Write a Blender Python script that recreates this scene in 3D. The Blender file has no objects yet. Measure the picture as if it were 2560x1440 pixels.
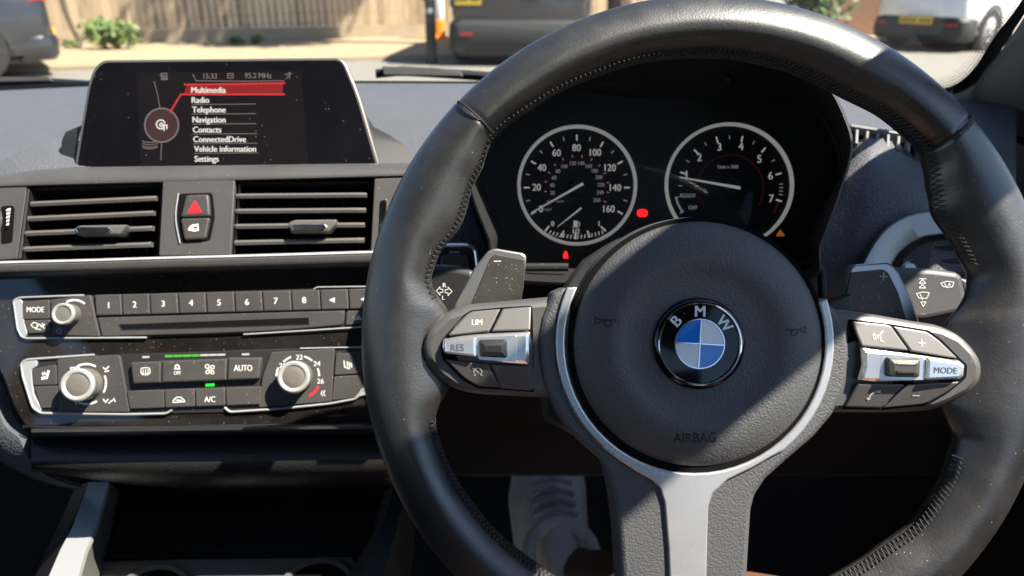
import bpy, bmesh, math, random
from mathutils import Vector, Matrix
random.seed(7)
R = math.radians
scene = bpy.context.scene
COL = scene.collection

# ------------------------------------------------------------------ camera, sky, sun, exposure
EYE = Vector((0, 0, 1.15))
PITCH = R(23)
FPX = 26.0 / 36.0 * 2560.0                     # focal length in photo pixels
FWD = Vector((0, math.cos(PITCH), -math.sin(PITCH)))
UPV = Vector((0, math.sin(PITCH), math.cos(PITCH)))
RGT = Vector((1, 0, 0))
cam_d = bpy.data.cameras.new('camera')
cam_d.sensor_width = 36.0
cam_d.lens = 26.0
cam_d.clip_start = 0.02
cam_d.clip_end = 500.0
cam_d.dof.use_dof = True
cam_d.dof.focus_distance = 0.42
cam_d.dof.aperture_fstop = 9.5
cam = bpy.data.objects.new('camera', cam_d)
cam.location = EYE
cam.rotation_euler = (R(90) - PITCH, 0, 0)
COL.objects.link(cam)
scene.camera = cam

SUN = Vector((0.552, -0.162, 0.818)).normalized()   # towards the sun
elev = math.asin(SUN.z)
azim = math.atan2(SUN.x, SUN.y)                     # clockwise from +Y
world = bpy.data.worlds.new('World')
scene.world = world
world.use_nodes = True
wn = world.node_tree
bg = wn.nodes['Background']
sky = wn.nodes.new('ShaderNodeTexSky')
sky.sky_type = 'NISHITA'
sky.sun_disc = False
sky.sun_elevation = elev
sky.sun_rotation = azim
sky.air_density = 1.0
sky.dust_density = 0.4
sky.ozone_density = 2.0
wn.links.new(sky.outputs[0], bg.inputs[0])
bg.inputs[1].default_value = 0.055
sun_d = bpy.data.lights.new('sun', 'SUN')
sun_d.energy = 5.0
sun_d.angle = R(0.5)
sun_d.color = (1.0, 0.91, 0.79)
sun = bpy.data.objects.new('sun', sun_d)
sun.rotation_euler = SUN.to_track_quat('Z', 'Y').to_euler()
sun.location = (6, -2, 9)
COL.objects.link(sun)
vs = scene.view_settings
vs.view_transform = 'Standard'
vs.look = 'None'
vs.exposure = 1.85
vs.gamma = 1.0
vs.use_curve_mapping = False
scene.cycles.max_bounces = 8
scene.cycles.transparent_max_bounces = 12
scene.cycles.caustics_reflective = False
scene.cycles.caustics_refractive = False
scene.cycles.sample_clamp_indirect = 4.0

# ------------------------------------------------------------------ pixels to points
def ray(px, py):
    return FWD + RGT * ((px - 1280.0) / FPX) + UPV * ((720.0 - py) / FPX)

def U(px, py, d):
    """world point seen at a photo pixel, d metres in front of the lens plane"""
    return EYE + ray(px, py) * d

def G(px, py, z=0.0):
    """world point where the ray through a photo pixel meets the level z"""
    r = ray(px, py)
    return EYE + r * ((z - EYE.z) / r.z)

class Fr:
    """a real plane in the car: origin, axes, outward normal; p() finds where it carries a pixel"""
    def __init__(s, o, n, up=UPV):
        n = n.normalized()
        x = up.cross(n).normalized()
        y = n.cross(x)
        s.o, s.x, s.y, s.n = o, x, y, n
        s.M = Matrix(((x.x, y.x, n.x, o.x), (x.y, y.y, n.y, o.y), (x.z, y.z, n.z, o.z), (0, 0, 0, 1)))
    def p(s, px, py, z=0.0):
        r = ray(px, py)
        t = (s.o + s.n * z - EYE).dot(s.n) / r.dot(s.n)
        q = EYE + r * t - s.o
        return Vector((q.dot(s.x), q.dot(s.y), q.dot(s.n)))
    def l(s, w):
        q = w - s.o
        return Vector((q.dot(s.x), q.dot(s.y), q.dot(s.n)))
    def px(s, z=0.0):
        """metres per photo pixel on this plane, near its origin"""
        return (s.p(1280 + 1, 720, z) - s.p(1280, 720, z)).length

def plane(px, py, d, yaw=0.0, tilt=0.0):
    n = RGT * math.sin(R(yaw)) - FWD * math.cos(R(yaw)) * math.cos(R(tilt)) + UPV * math.sin(R(tilt))
    return Fr(U(px, py, d), n)

class Wr(Fr):
    """world-aligned frame at a base point"""
    def __init__(s, o, rz=0.0):
        s.o = Vector(o)
        s.x = Vector((math.cos(rz), math.sin(rz), 0)); s.y = Vector((-math.sin(rz), math.cos(rz), 0)); s.n = Vector((0, 0, 1))
        s.M = Matrix.Translation(s.o) @ Matrix.Rotation(rz, 4, 'Z')

# ------------------------------------------------------------------ objects
def tag(o, label=None, cat=None, group=None, kind=None):
    if label: o['label'] = label
    if cat: o['category'] = cat
    if group: o['group'] = group
    if kind: o['kind'] = kind
    return o

def thing(name, label, cat, fr, group=None):
    o = bpy.data.objects.new(name, None)
    o.empty_display_size = 0.05
    o.matrix_world = fr.M
    COL.objects.link(o)
    return tag(o, label, cat, group)

def obj(name, bm, mat, parent=None, fr=None, smooth=35, label=None):
    bmesh.ops.recalc_face_normals(bm, faces=bm.faces[:])
    me = bpy.data.meshes.new(name)
    bm.to_mesh(me)
    bm.free()
    if smooth:
        me.shade_smooth()
        me.set_sharp_from_angle(angle=R(smooth))
    for m in (mat if isinstance(mat, (list, tuple)) else [mat]):
        me.materials.append(m)
    o = bpy.data.objects.new(name, me)
    COL.objects.link(o)
    if parent: o.parent = parent
    elif fr: o.matrix_world = fr.M
    if label: o['label'] = label
    return o

def new(): return bmesh.new()

# ------------------------------------------------------------------ shapes
def round_px(pts, r, n=4):
    """round the corners of a closed outline; r a number or one per corner"""
    out = []
    N = len(pts)
    for i in range(N):
        a, b, c = Vector(pts[i - 1]), Vector(pts[i]), Vector(pts[(i + 1) % N])
        rr = r[i] if isinstance(r, (list, tuple)) else r
        da, dc = (a - b).length, (c - b).length
        if rr <= 0 or da < 1e-9 or dc < 1e-9:
            out.append(b); continue
        k = min(rr, da * .48, dc * .48)
        s, e = b + (a - b) / da * k, b + (c - b) / dc * k
        for j in range(n + 1):
            t = j / n
            out.append(s * (1 - t) ** 2 + b * 2 * t * (1 - t) + e * t * t)
    return out

def spline(pts, n=6, closed=False):
    P = [Vector(p) for p in pts]
    N = len(P)
    out = []
    rng = range(N) if closed else range(N - 1)
    for i in rng:
        if closed:
            a, b, c, d = P[i - 1], P[i], P[(i + 1) % N], P[(i + 2) % N]
        else:
            b, c = P[i], P[i + 1]
            a = P[i - 1] if i > 0 else b * 2 - c
            d = P[i + 2] if i + 2 < N else c * 2 - b
        for j in range(n):
            t = j / n
            out.append(.5 * ((2 * b) + (c - a) * t + (2 * a - 5 * b + 4 * c - d) * t * t + (3 * b - a - 3 * c + d) * t ** 3))
    if not closed: out.append(P[-1])
    return out

def inset(pts, b):
    N = len(pts); out = []
    for i in range(N):
        p0, p1, p2 = pts[i - 1], pts[i], pts[(i + 1) % N]
        e1, e2 = (p1 - p0), (p2 - p1)
        if e1.length < 1e-9 or e2.length < 1e-9:
            out.append(p1.copy()); continue
        e1 = e1.normalized(); e2 = e2.normalized()
        n1, n2 = Vector((-e1.y, e1.x)), Vector((-e2.y, e2.x))
        m = n1 + n2
        L = m.length
        if L < .3: out.append(p1 + n1 * b); continue
        m /= L
        out.append(p1 + m * (b / max(m.dot(n1), .5)))
    return out

def ccw(pts):
    a = sum(pts[i - 1].x * pts[i].y - pts[i].x * pts[i - 1].y for i in range(len(pts)))
    return pts if a > 0 else pts[::-1]

def prism(bm, pts, z0, z1, bev=0.0, seg=2, mi=0, hole=None):
    """solid from outline pts (local 2D): walls z0..z1, rounded front edge, flat front"""
    pts = ccw([Vector((p[0], p[1])) for p in pts])
    lay = [(pts, z0)]
    if bev > 0:
        for k in range(seg + 1):
            a = k / seg * math.pi / 2
            lay.append((inset(pts, bev * (1 - math.cos(a))) if k else pts, z1 - bev + bev * math.sin(a)))
    else:
        lay.append((pts, z1))
    rows = [[bm.verts.new((p.x, p.y, z)) for p in L] for L, z in lay]
    N = len(pts)
    for a, b in zip(rows, rows[1:]):
        for i in range(N):
            f = bm.faces.new((a[i - 1], a[i], b[i], b[i - 1])); f.material_index = mi
    f = bm.faces.new([bm.verts.new(v.co) for v in rows[-1]]); f.material_index = mi      # own corners: the front stays flat-shaded
    return rows

def ppx(bm, fr, pts, z0, z1, bev=.0006, r=0, mi=0, seg=2, n=4):
    """prism whose front outline is given in photo pixels"""
    if not r:
        prism(bm, [fr.p(a[0], a[1], z1).xy for a in pts], z0, z1, bev, seg, mi)
        return
    raw = [fr.p(a[0], a[1], z1).xy for a in pts]
    k = fr.px(z1)
    R_ = [q * k for q in r] if isinstance(r, (list, tuple)) else [r * k] * len(raw)
    area = sum(raw[i - 1].x * raw[i].y - raw[i].x * raw[i - 1].y for i in range(len(raw)))
    if area < 0: raw = raw[::-1]; R_ = R_[::-1]
    lay = [(0.0, z0)]
    for j in range(seg + 1):
        a = j / seg * math.pi / 2
        lay.append((bev * (1 - math.cos(a)), z1 - bev + bev * math.sin(a)))
    rows = []
    for off, z in lay:
        P = inset(raw, off) if off else raw
        P = round_px(P, [max(q - off, 4e-5) for q in R_], n)
        rows.append([bm.verts.new((p.x, p.y, z)) for p in P])
    N = len(rows[0])
    for a, b in zip(rows, rows[1:]):
        for i in range(N):
            f = bm.faces.new((a[i - 1], a[i], b[i], b[i - 1])); f.material_index = mi
    f = bm.faces.new([bm.verts.new(v.co) for v in rows[-1]]); f.material_index = mi

def loft(bm, rows, closed=False, cap=False, mi=0):
    V = [[bm.verts.new(p) for p in r] for r in rows]
    for a, b in zip(V, V[1:]):
        n = len(a)
        for i in range(0 if closed else 1, n):
            f = bm.faces.new((a[i - 1], a[i], b[i], b[i - 1])); f.material_index = mi
    if cap:
        for r in (V[0][::-1], V[-1]):
            f = bm.faces.new(r); f.material_index = mi
    return V

def tube(bm, path, rad, n=10, cap=True, mi=0, flat=1.0, up=None):
    """round or flattened bar along a path; rad a number or one per point"""
    P = [Vector(p) for p in path]
    rows = []
    ref = None
    for i, p in enumerate(P):
        t = (P[min(i + 1, len(P) - 1)] - P[max(i - 1, 0)]).normalized()
        if ref is None:
            ref = Vector(up) if up else (Vector((0, 0, 1)) if abs(t.z) < .9 else Vector((1, 0, 0)))
        b = t.cross(ref).normalized()
        ref2 = b.cross(t).normalized()
        ref = ref2 if not up else Vector(up)
        r = rad[i] if isinstance(rad, (list, tuple)) else rad
        rows.append([p + b * (math.cos(k / n * math.tau) * r) + ref2 * (math.sin(k / n * math.tau) * r * flat) for k in range(n)])
    loft(bm, rows, True, cap, mi)

def lathe(bm, prof, c=(0, 0, 0), n=48, mi=0, cap=True, rib=None):
    """prof [(r, z)...] turned about the frame's normal"""
    c = Vector(c)
    rows = []
    for r, z in prof:
        rows.append([c + Vector((math.cos(k / n * math.tau) * r * (1 - (rib if (rib and k % 2 and r > 0) else 0)), math.sin(k / n * math.tau) * r * (1 - (rib if (rib and k % 2 and r > 0) else 0)), z)) for k in range(n)])
    V = loft(bm, rows, True, False, mi)
    if cap:
        f = bm.faces.new(V[-1]); f.material_index = mi

def box(bm, a, b, mi=0):
    x0, y0, z0 = a; x1, y1, z1 = b
    v = [bm.verts.new(p) for p in ((x0, y0, z0), (x1, y0, z0), (x1, y1, z0), (x0, y1, z0), (x0, y0, z1), (x1, y0, z1), (x1, y1, z1), (x0, y1, z1))]
    for q in ((0, 1, 2, 3), (4, 5, 6, 7), (0, 1, 5, 4), (1, 2, 6, 5), (2, 3, 7, 6), (3, 0, 4, 7)):
        f = bm.faces.new([v[i] for i in q]); f.material_index = mi

ZI = [0]
def stroke(bm, fr, polys, w, z, mi=0, closed=False):
    """printed lines: polylines in photo pixels, w pixels wide, on the plane z above the frame"""
    for pl in polys:
        pl = [Vector(p) for p in pl]
        if closed: pl = pl + [pl[0]]
        for a, b in zip(pl, pl[1:]):
            d = b - a
            if d.length < 1e-6: continue
            d.normalize()
            e = d * (w * .3); nn = Vector((-d.y, d.x)) * (w * .5)
            ZI[0] = (ZI[0] + 1) % 12
            zz = z + ZI[0] * 4e-6
            f = bm.faces.new([bm.verts.new(fr.p(q.x, q.y, zz)) for q in (a - e - nn, b + e - nn, b + e + nn, a - e + nn)])
            f.material_index = mi

def fillp(bm, fr, pts, z, mi=0):
    f = bm.faces.new([bm.verts.new(fr.p(p[0], p[1], z)) for p in pts]); f.material_index = mi

def arc(cx, cy, r, a0, a1, n=16, ry=None):
    """pixel arc, degrees counter-clockwise as seen"""
    ry = r if ry is None else ry
    return [(cx + r * math.cos(R(a0 + (a1 - a0) * i / n)), cy - ry * math.sin(R(a0 + (a1 - a0) * i / n))) for i in range(n + 1)]

CAP = [None]
def glyphs(s):
    cu = bpy.data.curves.new('lettering', 'FONT')
    cu.body = s
    cu.size = 1.0
    cu.resolution_u = 3
    cu.align_x = 'LEFT'
    o = bpy.data.objects.new('lettering', cu)
    COL.objects.link(o)
    dg = bpy.context.evaluated_depsgraph_get()
    dg.update()
    me = bpy.data.meshes.new_from_object(o.evaluated_get(dg))
    bpy.data.objects.remove(o)
    bpy.data.curves.remove(cu)
    V = [v.co.xy.copy() for v in me.vertices]
    Fc = [list(p.vertices) for p in me.polygons]
    bpy.data.meshes.remove(me)
    return V, Fc

def write(bm, fr, s, px, py, h, z, ang=0.0, align='C', mi=0, sx=1.0, bold=0.0):
    """lettering s, capital height h pixels, centred (or starting) at a photo pixel, on plane z"""
    if CAP[0] is None:
        v, _ = glyphs('H'); CAP[0] = max(q.y for q in v) - min(q.y for q in v)
    V, Fc = glyphs(s)
    k = h / CAP[0]
    x0, x1 = min(q.x for q in V), max(q.x for q in V)
    ox = (x0 + x1) / 2 if align == 'C' else x0
    oy = CAP[0] / 2
    ca, sa = math.cos(R(ang)), math.sin(R(ang))
    for rep in range(2 if bold else 1):
        bv = []
        for q in V:
            X, Y = (q.x - ox) * k * sx + rep * bold, (q.y - oy) * k
            bv.append(bm.verts.new(fr.p(px + X * ca - Y * sa, py - (X * sa + Y * ca), z + rep * 5e-6)))
        for f in Fc:
            try:
                ff = bm.faces.new([bv[i] for i in f]); ff.material_index = mi
            except ValueError:
                pass

# ------------------------------------------------------------------ materials
def mat(name, col, rough=.5, metal=0.0, spec=.5, bump=None, dust=0.0, var=0.0, coat=0.0, emit=None, es=1.0, smear=0.0, grain='leather', dustcol=(.30, .27, .22), sheen=0.0, coatr=.05, film=None, filmscale=14, dscale=800, varscale=30.0, dsize=.26):
    m = bpy.data.materials.new(name)
    m.use_nodes = True
    nt = m.node_tree
    b = nt.nodes['Principled BSDF']
    L = nt.links.new
    def N(t, **k):
        n = nt.nodes.new(t)
        for a, v in k.items(): setattr(n, a, v)
        return n
    b.inputs['Base Color'].default_value = (*col, 1)
    b.inputs['Roughness'].default_value = rough
    b.inputs['Metallic'].default_value = metal
    b.inputs['Specular IOR Level'].default_value = spec
    b.inputs['Coat Weight'].default_value = coat
    b.inputs['Coat Roughness'].default_value = coatr
    if sheen:
        b.inputs['Sheen Weight'].default_value = sheen
        b.inputs['Sheen Roughness'].default_value = .4
    if emit:
        b.inputs['Emission Color'].default_value = (*emit, 1)
        b.inputs['Emission Strength'].default_value = es
    tc = N('ShaderNodeTexCoord')
    co = tc.outputs['Object']
    csock = None
    if var:
        nz = N('ShaderNodeTexNoise'); nz.inputs['Scale'].default_value = varscale; nz.inputs['Detail'].default_value = 6
        L(co, nz.inputs['Vector'])
        mx = N('ShaderNodeMix', data_type='RGBA')
        mx.inputs['A'].default_value = (*[c * (1 - var) for c in col], 1)
        mx.inputs['B'].default_value = (*[min(1, c * (1 + var)) for c in col], 1)
        L(nz.outputs['Fac'], mx.inputs['Factor'])
        csock = mx.outputs['Result']
    if smear:
        n2 = N('ShaderNodeTexNoise'); n2.inputs['Scale'].default_value = 22; n2.inputs['Detail'].default_value = 8; n2.inputs['Roughness'].default_value = .65
        L(co, n2.inputs['Vector'])
        mr = N('ShaderNodeMapRange'); mr.inputs['From Min'].default_value = .35; mr.inputs['From Max'].default_value = .7
        mr.inputs['To Min'].default_value = max(.02, rough - smear); mr.inputs['To Max'].default_value = min(1, rough + smear)
        L(n2.outputs['Fac'], mr.inputs['Value']); L(mr.outputs['Result'], b.inputs['Roughness'])
    if dust:
        vo = N('ShaderNodeTexVoronoi'); vo.inputs['Scale'].default_value = dscale
        L(co, vo.inputs['Vector'])
        sp = N('ShaderNodeSeparateColor'); L(vo.outputs['Color'], sp.inputs['Color'])
        th = N('ShaderNodeMath', operation='MULTIPLY'); th.inputs[1].default_value = dsize      # size of each speck
        pw = N('ShaderNodeMath', operation='POWER'); pw.inputs[1].default_value = 3.0
        L(sp.outputs['Red'], pw.inputs[0]); L(pw.outputs[0], th.inputs[0])
        lt = N('ShaderNodeMath', operation='LESS_THAN'); L(vo.outputs['Distance'], lt.inputs[0]); L(th.outputs[0], lt.inputs[1])
        gt = N('ShaderNodeMath', operation='GREATER_THAN'); L(sp.outputs['Green'], gt.inputs[0]); gt.inputs[1].default_value = 1 - min(.95, dust)
        mu = N('ShaderNodeMath', operation='MULTIPLY'); L(lt.outputs[0], mu.inputs[0]); L(gt.outputs[0], mu.inputs[1])
        # a soft, uneven film besides the specks
        n3 = N('ShaderNodeTexNoise'); n3.inputs['Scale'].default_value = filmscale; n3.inputs['Detail'].default_value = 9; n3.inputs['Roughness'].default_value = .7
        L(co, n3.inputs['Vector'])
        m3 = N('ShaderNodeMapRange'); m3.inputs['From Min'].default_value = .42; m3.inputs['From Max'].default_value = .75; m3.inputs['To Max'].default_value = dust * .22 if film is None else film
        L(n3.outputs['Fac'], m3.inputs['Value'])
        ad = N('ShaderNodeMath', operation='MAXIMUM'); L(mu.outputs[0], ad.inputs[0]); L(m3.outputs['Result'], ad.inputs[1])
        mx2 = N('ShaderNodeMix', data_type='RGBA')
        mx2.inputs['A'].default_value = (*col, 1); mx2.inputs['B'].default_value = (*dustcol, 1)
        if csock: L(csock, mx2.inputs['A'])
        L(ad.outputs[0], mx2.inputs['Factor'])
        csock = mx2.outputs['Result']
    if csock: L(csock, b.inputs['Base Color'])
    if bump:
        sc, dist = bump
        bp = N('ShaderNodeBump'); bp.inputs['Distance'].default_value = dist; bp.inputs['Strength'].default_value = 1.0
        if grain == 'leather':
            nw = N('ShaderNodeTexNoise'); nw.inputs['Scale'].default_value = sc * .6; nw.inputs['Detail'].default_value = 3
            L(co, nw.inputs['Vector'])
            mv = N('ShaderNodeMix', data_type='VECTOR'); mv.inputs['Factor'].default_value = 1.6 / sc
            L(co, mv.inputs['A']); L(nw.outputs['Color'], mv.inputs['B'])
            vo = N('ShaderNodeTexVoronoi', feature='SMOOTH_F1'); vo.inputs['Scale'].default_value = sc; vo.inputs['Smoothness'].default_value = .35
            L(mv.outputs['Result'], vo.inputs['Vector'])
            inv = N('ShaderNodeMath', operation='SUBTRACT'); inv.inputs[0].default_value = 1.0
            L(vo.outputs['Distance'], inv.inputs[1]); L(inv.outputs[0], bp.inputs['Height'])
        else:
            nz = N('ShaderNodeTexNoise'); nz.inputs['Scale'].default_value = sc; nz.inputs['Detail'].default_value = 4
            L(co, nz.inputs['Vector']); L(nz.outputs['Fac'], bp.inputs['Height'])
        L(bp.outputs['Normal'], b.inputs['Normal'])
    return m

def glass(name, tint, gl=.05, rough=.0, film=0.0):
    """a thin pane: clear, tinted, with the reflection its angle gives"""
    m = bpy.data.materials.new(name)
    m.use_nodes = True
    nt = m.node_tree
    for n in list(nt.nodes): nt.nodes.remove(n)
    out = nt.nodes.new('ShaderNodeOutputMaterial')
    tr = nt.nodes.new('ShaderNodeBsdfTransparent'); tr.inputs[0].default_value = (*tint, 1)
    g = nt.nodes.new('ShaderNodeBsdfGlossy'); g.inputs['Roughness'].default_value = rough
    lw = nt.nodes.new('ShaderNodeLayerWeight')
    pw = nt.nodes.new('ShaderNodeMath'); pw.operation = 'POWER'; pw.inputs[1].default_value = 5.0
    fz = nt.nodes.new('ShaderNodeMath'); fz.operation = 'MULTIPLY_ADD'; fz.inputs[1].default_value = 1 - gl; fz.inputs[2].default_value = gl
    nt.links.new(lw.outputs['Facing'], pw.inputs[0]); nt.links.new(pw.outputs[0], fz.inputs[0])
    mx = nt.nodes.new('ShaderNodeMixShader')
    nt.links.new(fz.outputs[0], mx.inputs[0]); nt.links.new(tr.outputs[0], mx.inputs[1]); nt.links.new(g.outputs[0], mx.inputs[2])
    last = mx
    if film:                                            # dried dirt on the pane scatters a little light
        df = nt.nodes.new('ShaderNodeBsdfDiffuse'); df.inputs[0].default_value = (.8, .78, .72, 1)
        tc = nt.nodes.new('ShaderNodeTexCoord')
        nz = nt.nodes.new('ShaderNodeTexNoise'); nz.inputs['Scale'].default_value = 9; nz.inputs['Detail'].default_value = 8
        nt.links.new(tc.outputs['Object'], nz.inputs['Vector'])
        ml = nt.nodes.new('ShaderNodeMath'); ml.operation = 'MULTIPLY'; ml.inputs[1].default_value = film * 2
        nt.links.new(nz.outputs['Fac'], ml.inputs[0])
        last = nt.nodes.new('ShaderNodeMixShader')
        nt.links.new(ml.outputs[0], last.inputs[0]); nt.links.new(mx.outputs[0], last.inputs[1]); nt.links.new(df.outputs[0], last.inputs[2])
    nt.links.new(last.outputs[0], out.inputs[0])
    return m

M = {}
M['leather'] = mat('smooth black leather', (.0105, .0105, .011), .44, spec=1.0, coat=.28, coatr=.26, bump=(900, .00006), smear=.10, dust=.05, var=.3, film=.022, filmscale=60)
M['padgrain'] = mat('grained black vinyl', (.047, .050, .054), .57, spec=1.0, bump=(820, .00022), dust=.015, var=.15)
M['softdash'] = mat('grained soft grey dashboard skin', (.076, .079, .092), .55, bump=(520, .00050), dust=.04, var=.12)
M['hardplastic'] = mat('matt charcoal plastic', (.052, .050, .049), .50, bump=(1500, .00005), grain='noise', dust=.12, var=.2)
M['button'] = mat('charcoal key plastic', (.043, .039, .038), .46, bump=(1600, .00004), grain='noise', dust=.15, var=.2)
M['padplastic'] = mat('matt grey wheel plastic', (.058, .056, .054), .48, spec=1.0, bump=(1500, .00005), grain='noise', dust=.12, var=.15)
M['wheelkey'] = mat('wheel key plastic', (.078, .072, .071), .50, spec=1.0, bump=(1600, .00004), grain='noise', dust=.12, var=.15)
M['blackplastic'] = mat('black moulded plastic', (.014, .014, .015), .45, bump=(1400, .00004), grain='noise', dust=.04)
M['dark'] = mat('dark recess plastic', (.004, .004, .0045), .8, spec=.08)
M['carpet'] = mat('black carpet', (.010, .010, .011), .95, bump=(900, .002), grain='noise')
M['gloss'] = mat('gloss black trim', (.009, .0075, .007), .06, dust=.8, dscale=520, coat=1.0, dustcol=(.10, .085, .07), dsize=.3)
M['screenglass'] = mat('screen gloss', (.004, .004, .006), .12, dust=.14, dscale=420, spec=.4, dustcol=(.07, .07, .07))
M['satin'] = mat('satin aluminium', (.62, .62, .62), .33, metal=1.0, smear=.08, dust=.05)
M['brightsatin'] = mat('pale satin paint', (.43, .44, .45), .42, metal=.5, dust=.02)
M['chrome'] = mat('chrome', (.80, .80, .80), .10, metal=1.0, smear=.05, dust=.05)
M['softchrome'] = mat('soft chrome', (.62, .60, .58), .22, metal=1.0, smear=.06, dust=.08)
M['white'] = mat('white print', (.52, .52, .50), .5)
M['linechrome'] = mat('bright trim line', (.62, .64, .68), .30, metal=.55)
M['barchrome'] = mat('bright satin chrome', (.74, .74, .74), .20, metal=.82, smear=.05)
M['displayframe'] = mat('dark satin frame', (.15, .145, .135), .40, metal=.6)
M['greyprint'] = mat('grey print', (.30, .30, .30), .5)
M['dimprint'] = mat('engraved dark lettering', (.06, .06, .06), .5)
M['blackprint'] = mat('pressed black lettering', (.006, .006, .007), .6)
M['red'] = mat('red print', (.70, .02, .03), .4)
M['rubber'] = mat('black rubber', (.012, .012, .012), .7)
M['thread'] = mat('dark grey thread', (.045, .043, .042), .8)
M['blue'] = mat('blue enamel', (.004, .20, .74), .12, coat=.8)
M['enamel'] = mat('white enamel', (.85, .88, .92), .12, coat=.8)
M['emblack'] = mat('black enamel', (.003, .003, .004), .07, spec=.45, dust=.03)
def lamp(n, c, s): return mat(n, (0.006, 0.006, 0.006), .5, spec=.1, emit=c, es=s * .55)
M['redlamp'] = lamp('red warning lamp', (1, .015, .02), 1.1)
M['greenlamp'] = lamp('green lamp', (.10, .62, .06), .55)
M['greenled'] = lamp('bright green lamp', (.03, .8, .05), .8)
M['amber'] = mat('amber warning lamp', (.20, .08, .02), .4, emit=(.5, .16, .03), es=.15)
M['scrtext'] = lamp('lit screen lettering', (.62, .60, .54), .75)
M['scrdim'] = lamp('dim screen lettering', (.30, .24, .23), .35)
M['scrred'] = lamp('red screen bar', (.42, .006, .010), .36)
M['scrhot'] = lamp('bright red screen edge', (.70, .03, .03), .5)
M['scrback'] = mat('lit screen ground', (.004, .004, .005), .2, spec=.25, emit=(.010, .006, .006), es=.2, dust=.10, dscale=420, dustcol=(.07, .07, .07))
M['dialprint'] = lamp('dial lettering', (.25, .25, .26), .30)
M['dialbright'] = lamp('bright dial lettering', (.40, .39, .37), .38)
M['dialred'] = lamp('red dial line', (.10, .008, .014), .2)
M['hoodblack'] = mat('black hood lining', (.009, .009, .010), .62, bump=(1200, .0001), grain='noise')
M['shroud'] = mat('dusty black column plastic', (.03, .03, .03), .5, bump=(700, .00006), dust=.12)
M['trimsatin'] = mat('satin silver wheel trim', (.56, .565, .57), .33, metal=.7, smear=.10, dust=.02)
M['paddlesilver'] = mat('satin silver paddle edge', (.42, .42, .41), .32, metal=.85)
M['paddleface'] = mat('dusty black paddle face', (.025, .024, .022), .42, bump=(1600, .0001), grain='noise', dust=.55, dscale=900, dsize=.34)
M['rockergrey'] = mat('grey green rocker plastic', (.05, .05, .042), .4)
M['softwhite'] = mat('bluish white letter', (.85, .90, .95), .3)
# ------------------------------------------------------------------ ground, fence, plants, cars in the street
M['asphalt'] = mat('sunlit asphalt', (.185, .175, .155), .85, bump=(60, .004), grain='noise', var=.18, varscale=3.0)
M['paving'] = mat('sandy pavement', (.30, .235, .15), .85, bump=(30, .004), grain='noise', var=.15, varscale=2.0)
M['concrete'] = mat('pale concrete', (.38, .31, .215), .9, var=.2, varscale=4)
M['brick'] = mat('red brick wall', (.30, .17, .11), .9, var=.3, varscale=14)
M['iron'] = mat('black painted iron', (.02, .021, .023), .5)
M['orange'] = mat('orange plastic', (.85, .27, .03), .5)
M['whiteplastic'] = mat('white plastic', (.8, .79, .76), .5)
M['whitepaint'] = mat('white car paint', (.80, .80, .78), .3, coat=1.0)
M['darkpaint'] = mat('black car paint', (.018, .019, .024), .28, coat=1.0)
M['greypaint'] = mat('dark grey car paint', (.018, .02, .025), .3, coat=1.0)
M['carglass'] = mat('dark car glass', (.015, .018, .02), .06, coat=.5)
M['tyre'] = mat('tyre rubber', (.02, .02, .021), .8)
M['alloy'] = mat('alloy wheel', (.5, .5, .5), .35, metal=.9)
M['bumperplastic'] = mat('dark bumper plastic', (.028, .029, .03), .6)
M['taillamp'] = mat('red tail lamp', (.45, .01, .015), .15, coat=1.0)
M['plate'] = mat('yellow number plate', (.78, .52, .04), .4)
M['platetext'] = mat('black plate figures', (.03, .03, .03), .5)

# boards: each board its own tone
def fence_wood():
    m = bpy.data.materials.new('weathered fence boards'); m.use_nodes = True
    nt = m.node_tree; b = nt.nodes['Principled BSDF']; b.inputs['Roughness'].default_value = .85
    L = nt.links.new
    tc = nt.nodes.new('ShaderNodeTexCoord')
    sx = nt.nodes.new('ShaderNodeSeparateXYZ'); L(tc.outputs['Object'], sx.inputs[0])
    dv = nt.nodes.new('ShaderNodeMath'); dv.operation = 'DIVIDE'; dv.inputs[1].default_value = .125; L(sx.outputs['X'], dv.inputs[0])
    fl = nt.nodes.new('ShaderNodeMath'); fl.operation = 'FLOOR'; L(dv.outputs[0], fl.inputs[0])
    wn_ = nt.nodes.new('ShaderNodeTexWhiteNoise'); wn_.noise_dimensions = '1D'; L(fl.outputs[0], wn_.inputs['W'])
    mp = nt.nodes.new('ShaderNodeMapping'); mp.inputs['Scale'].default_value = (9, 9, 1.1); L(tc.outputs['Object'], mp.inputs['Vector'])
    nz = nt.nodes.new('ShaderNodeTexNoise'); nz.inputs['Scale'].default_value = 3.0; nz.inputs['Detail'].default_value = 6; L(mp.outputs[0], nz.inputs['Vector'])
    ad = nt.nodes.new('ShaderNodeMath'); ad.operation = 'MULTIPLY_ADD'; ad.inputs[1].default_value = .55; L(wn_.outputs['Value'], ad.inputs[0])
    hf = nt.nodes.new('ShaderNodeMath'); hf.operation = 'MULTIPLY'; hf.inputs[1].default_value = .7; L(nz.outputs['Fac'], hf.inputs[0]); L(hf.outputs[0], ad.inputs[2])
    cr = nt.nodes.new('ShaderNodeValToRGB')
    cr.color_ramp.elements[0].position = .2; cr.color_ramp.elements[0].color = (.20, .14, .08, 1)
    cr.color_ramp.elements[1].position = .95; cr.color_ramp.elements[1].color = (.55, .42, .27, 1)
    L(ad.outputs[0], cr.inputs[0]); L(cr.outputs[0], b.inputs['Base Color'])
    return m
M['fencewood'] = fence_wood()
M['leaf'] = mat('green leaves', (.10, .16, .035), .6, var=.5, varscale=6)
M['leafdark'] = mat('dark green leaves', (.05, .10, .03), .6, var=.5, varscale=4)
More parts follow.
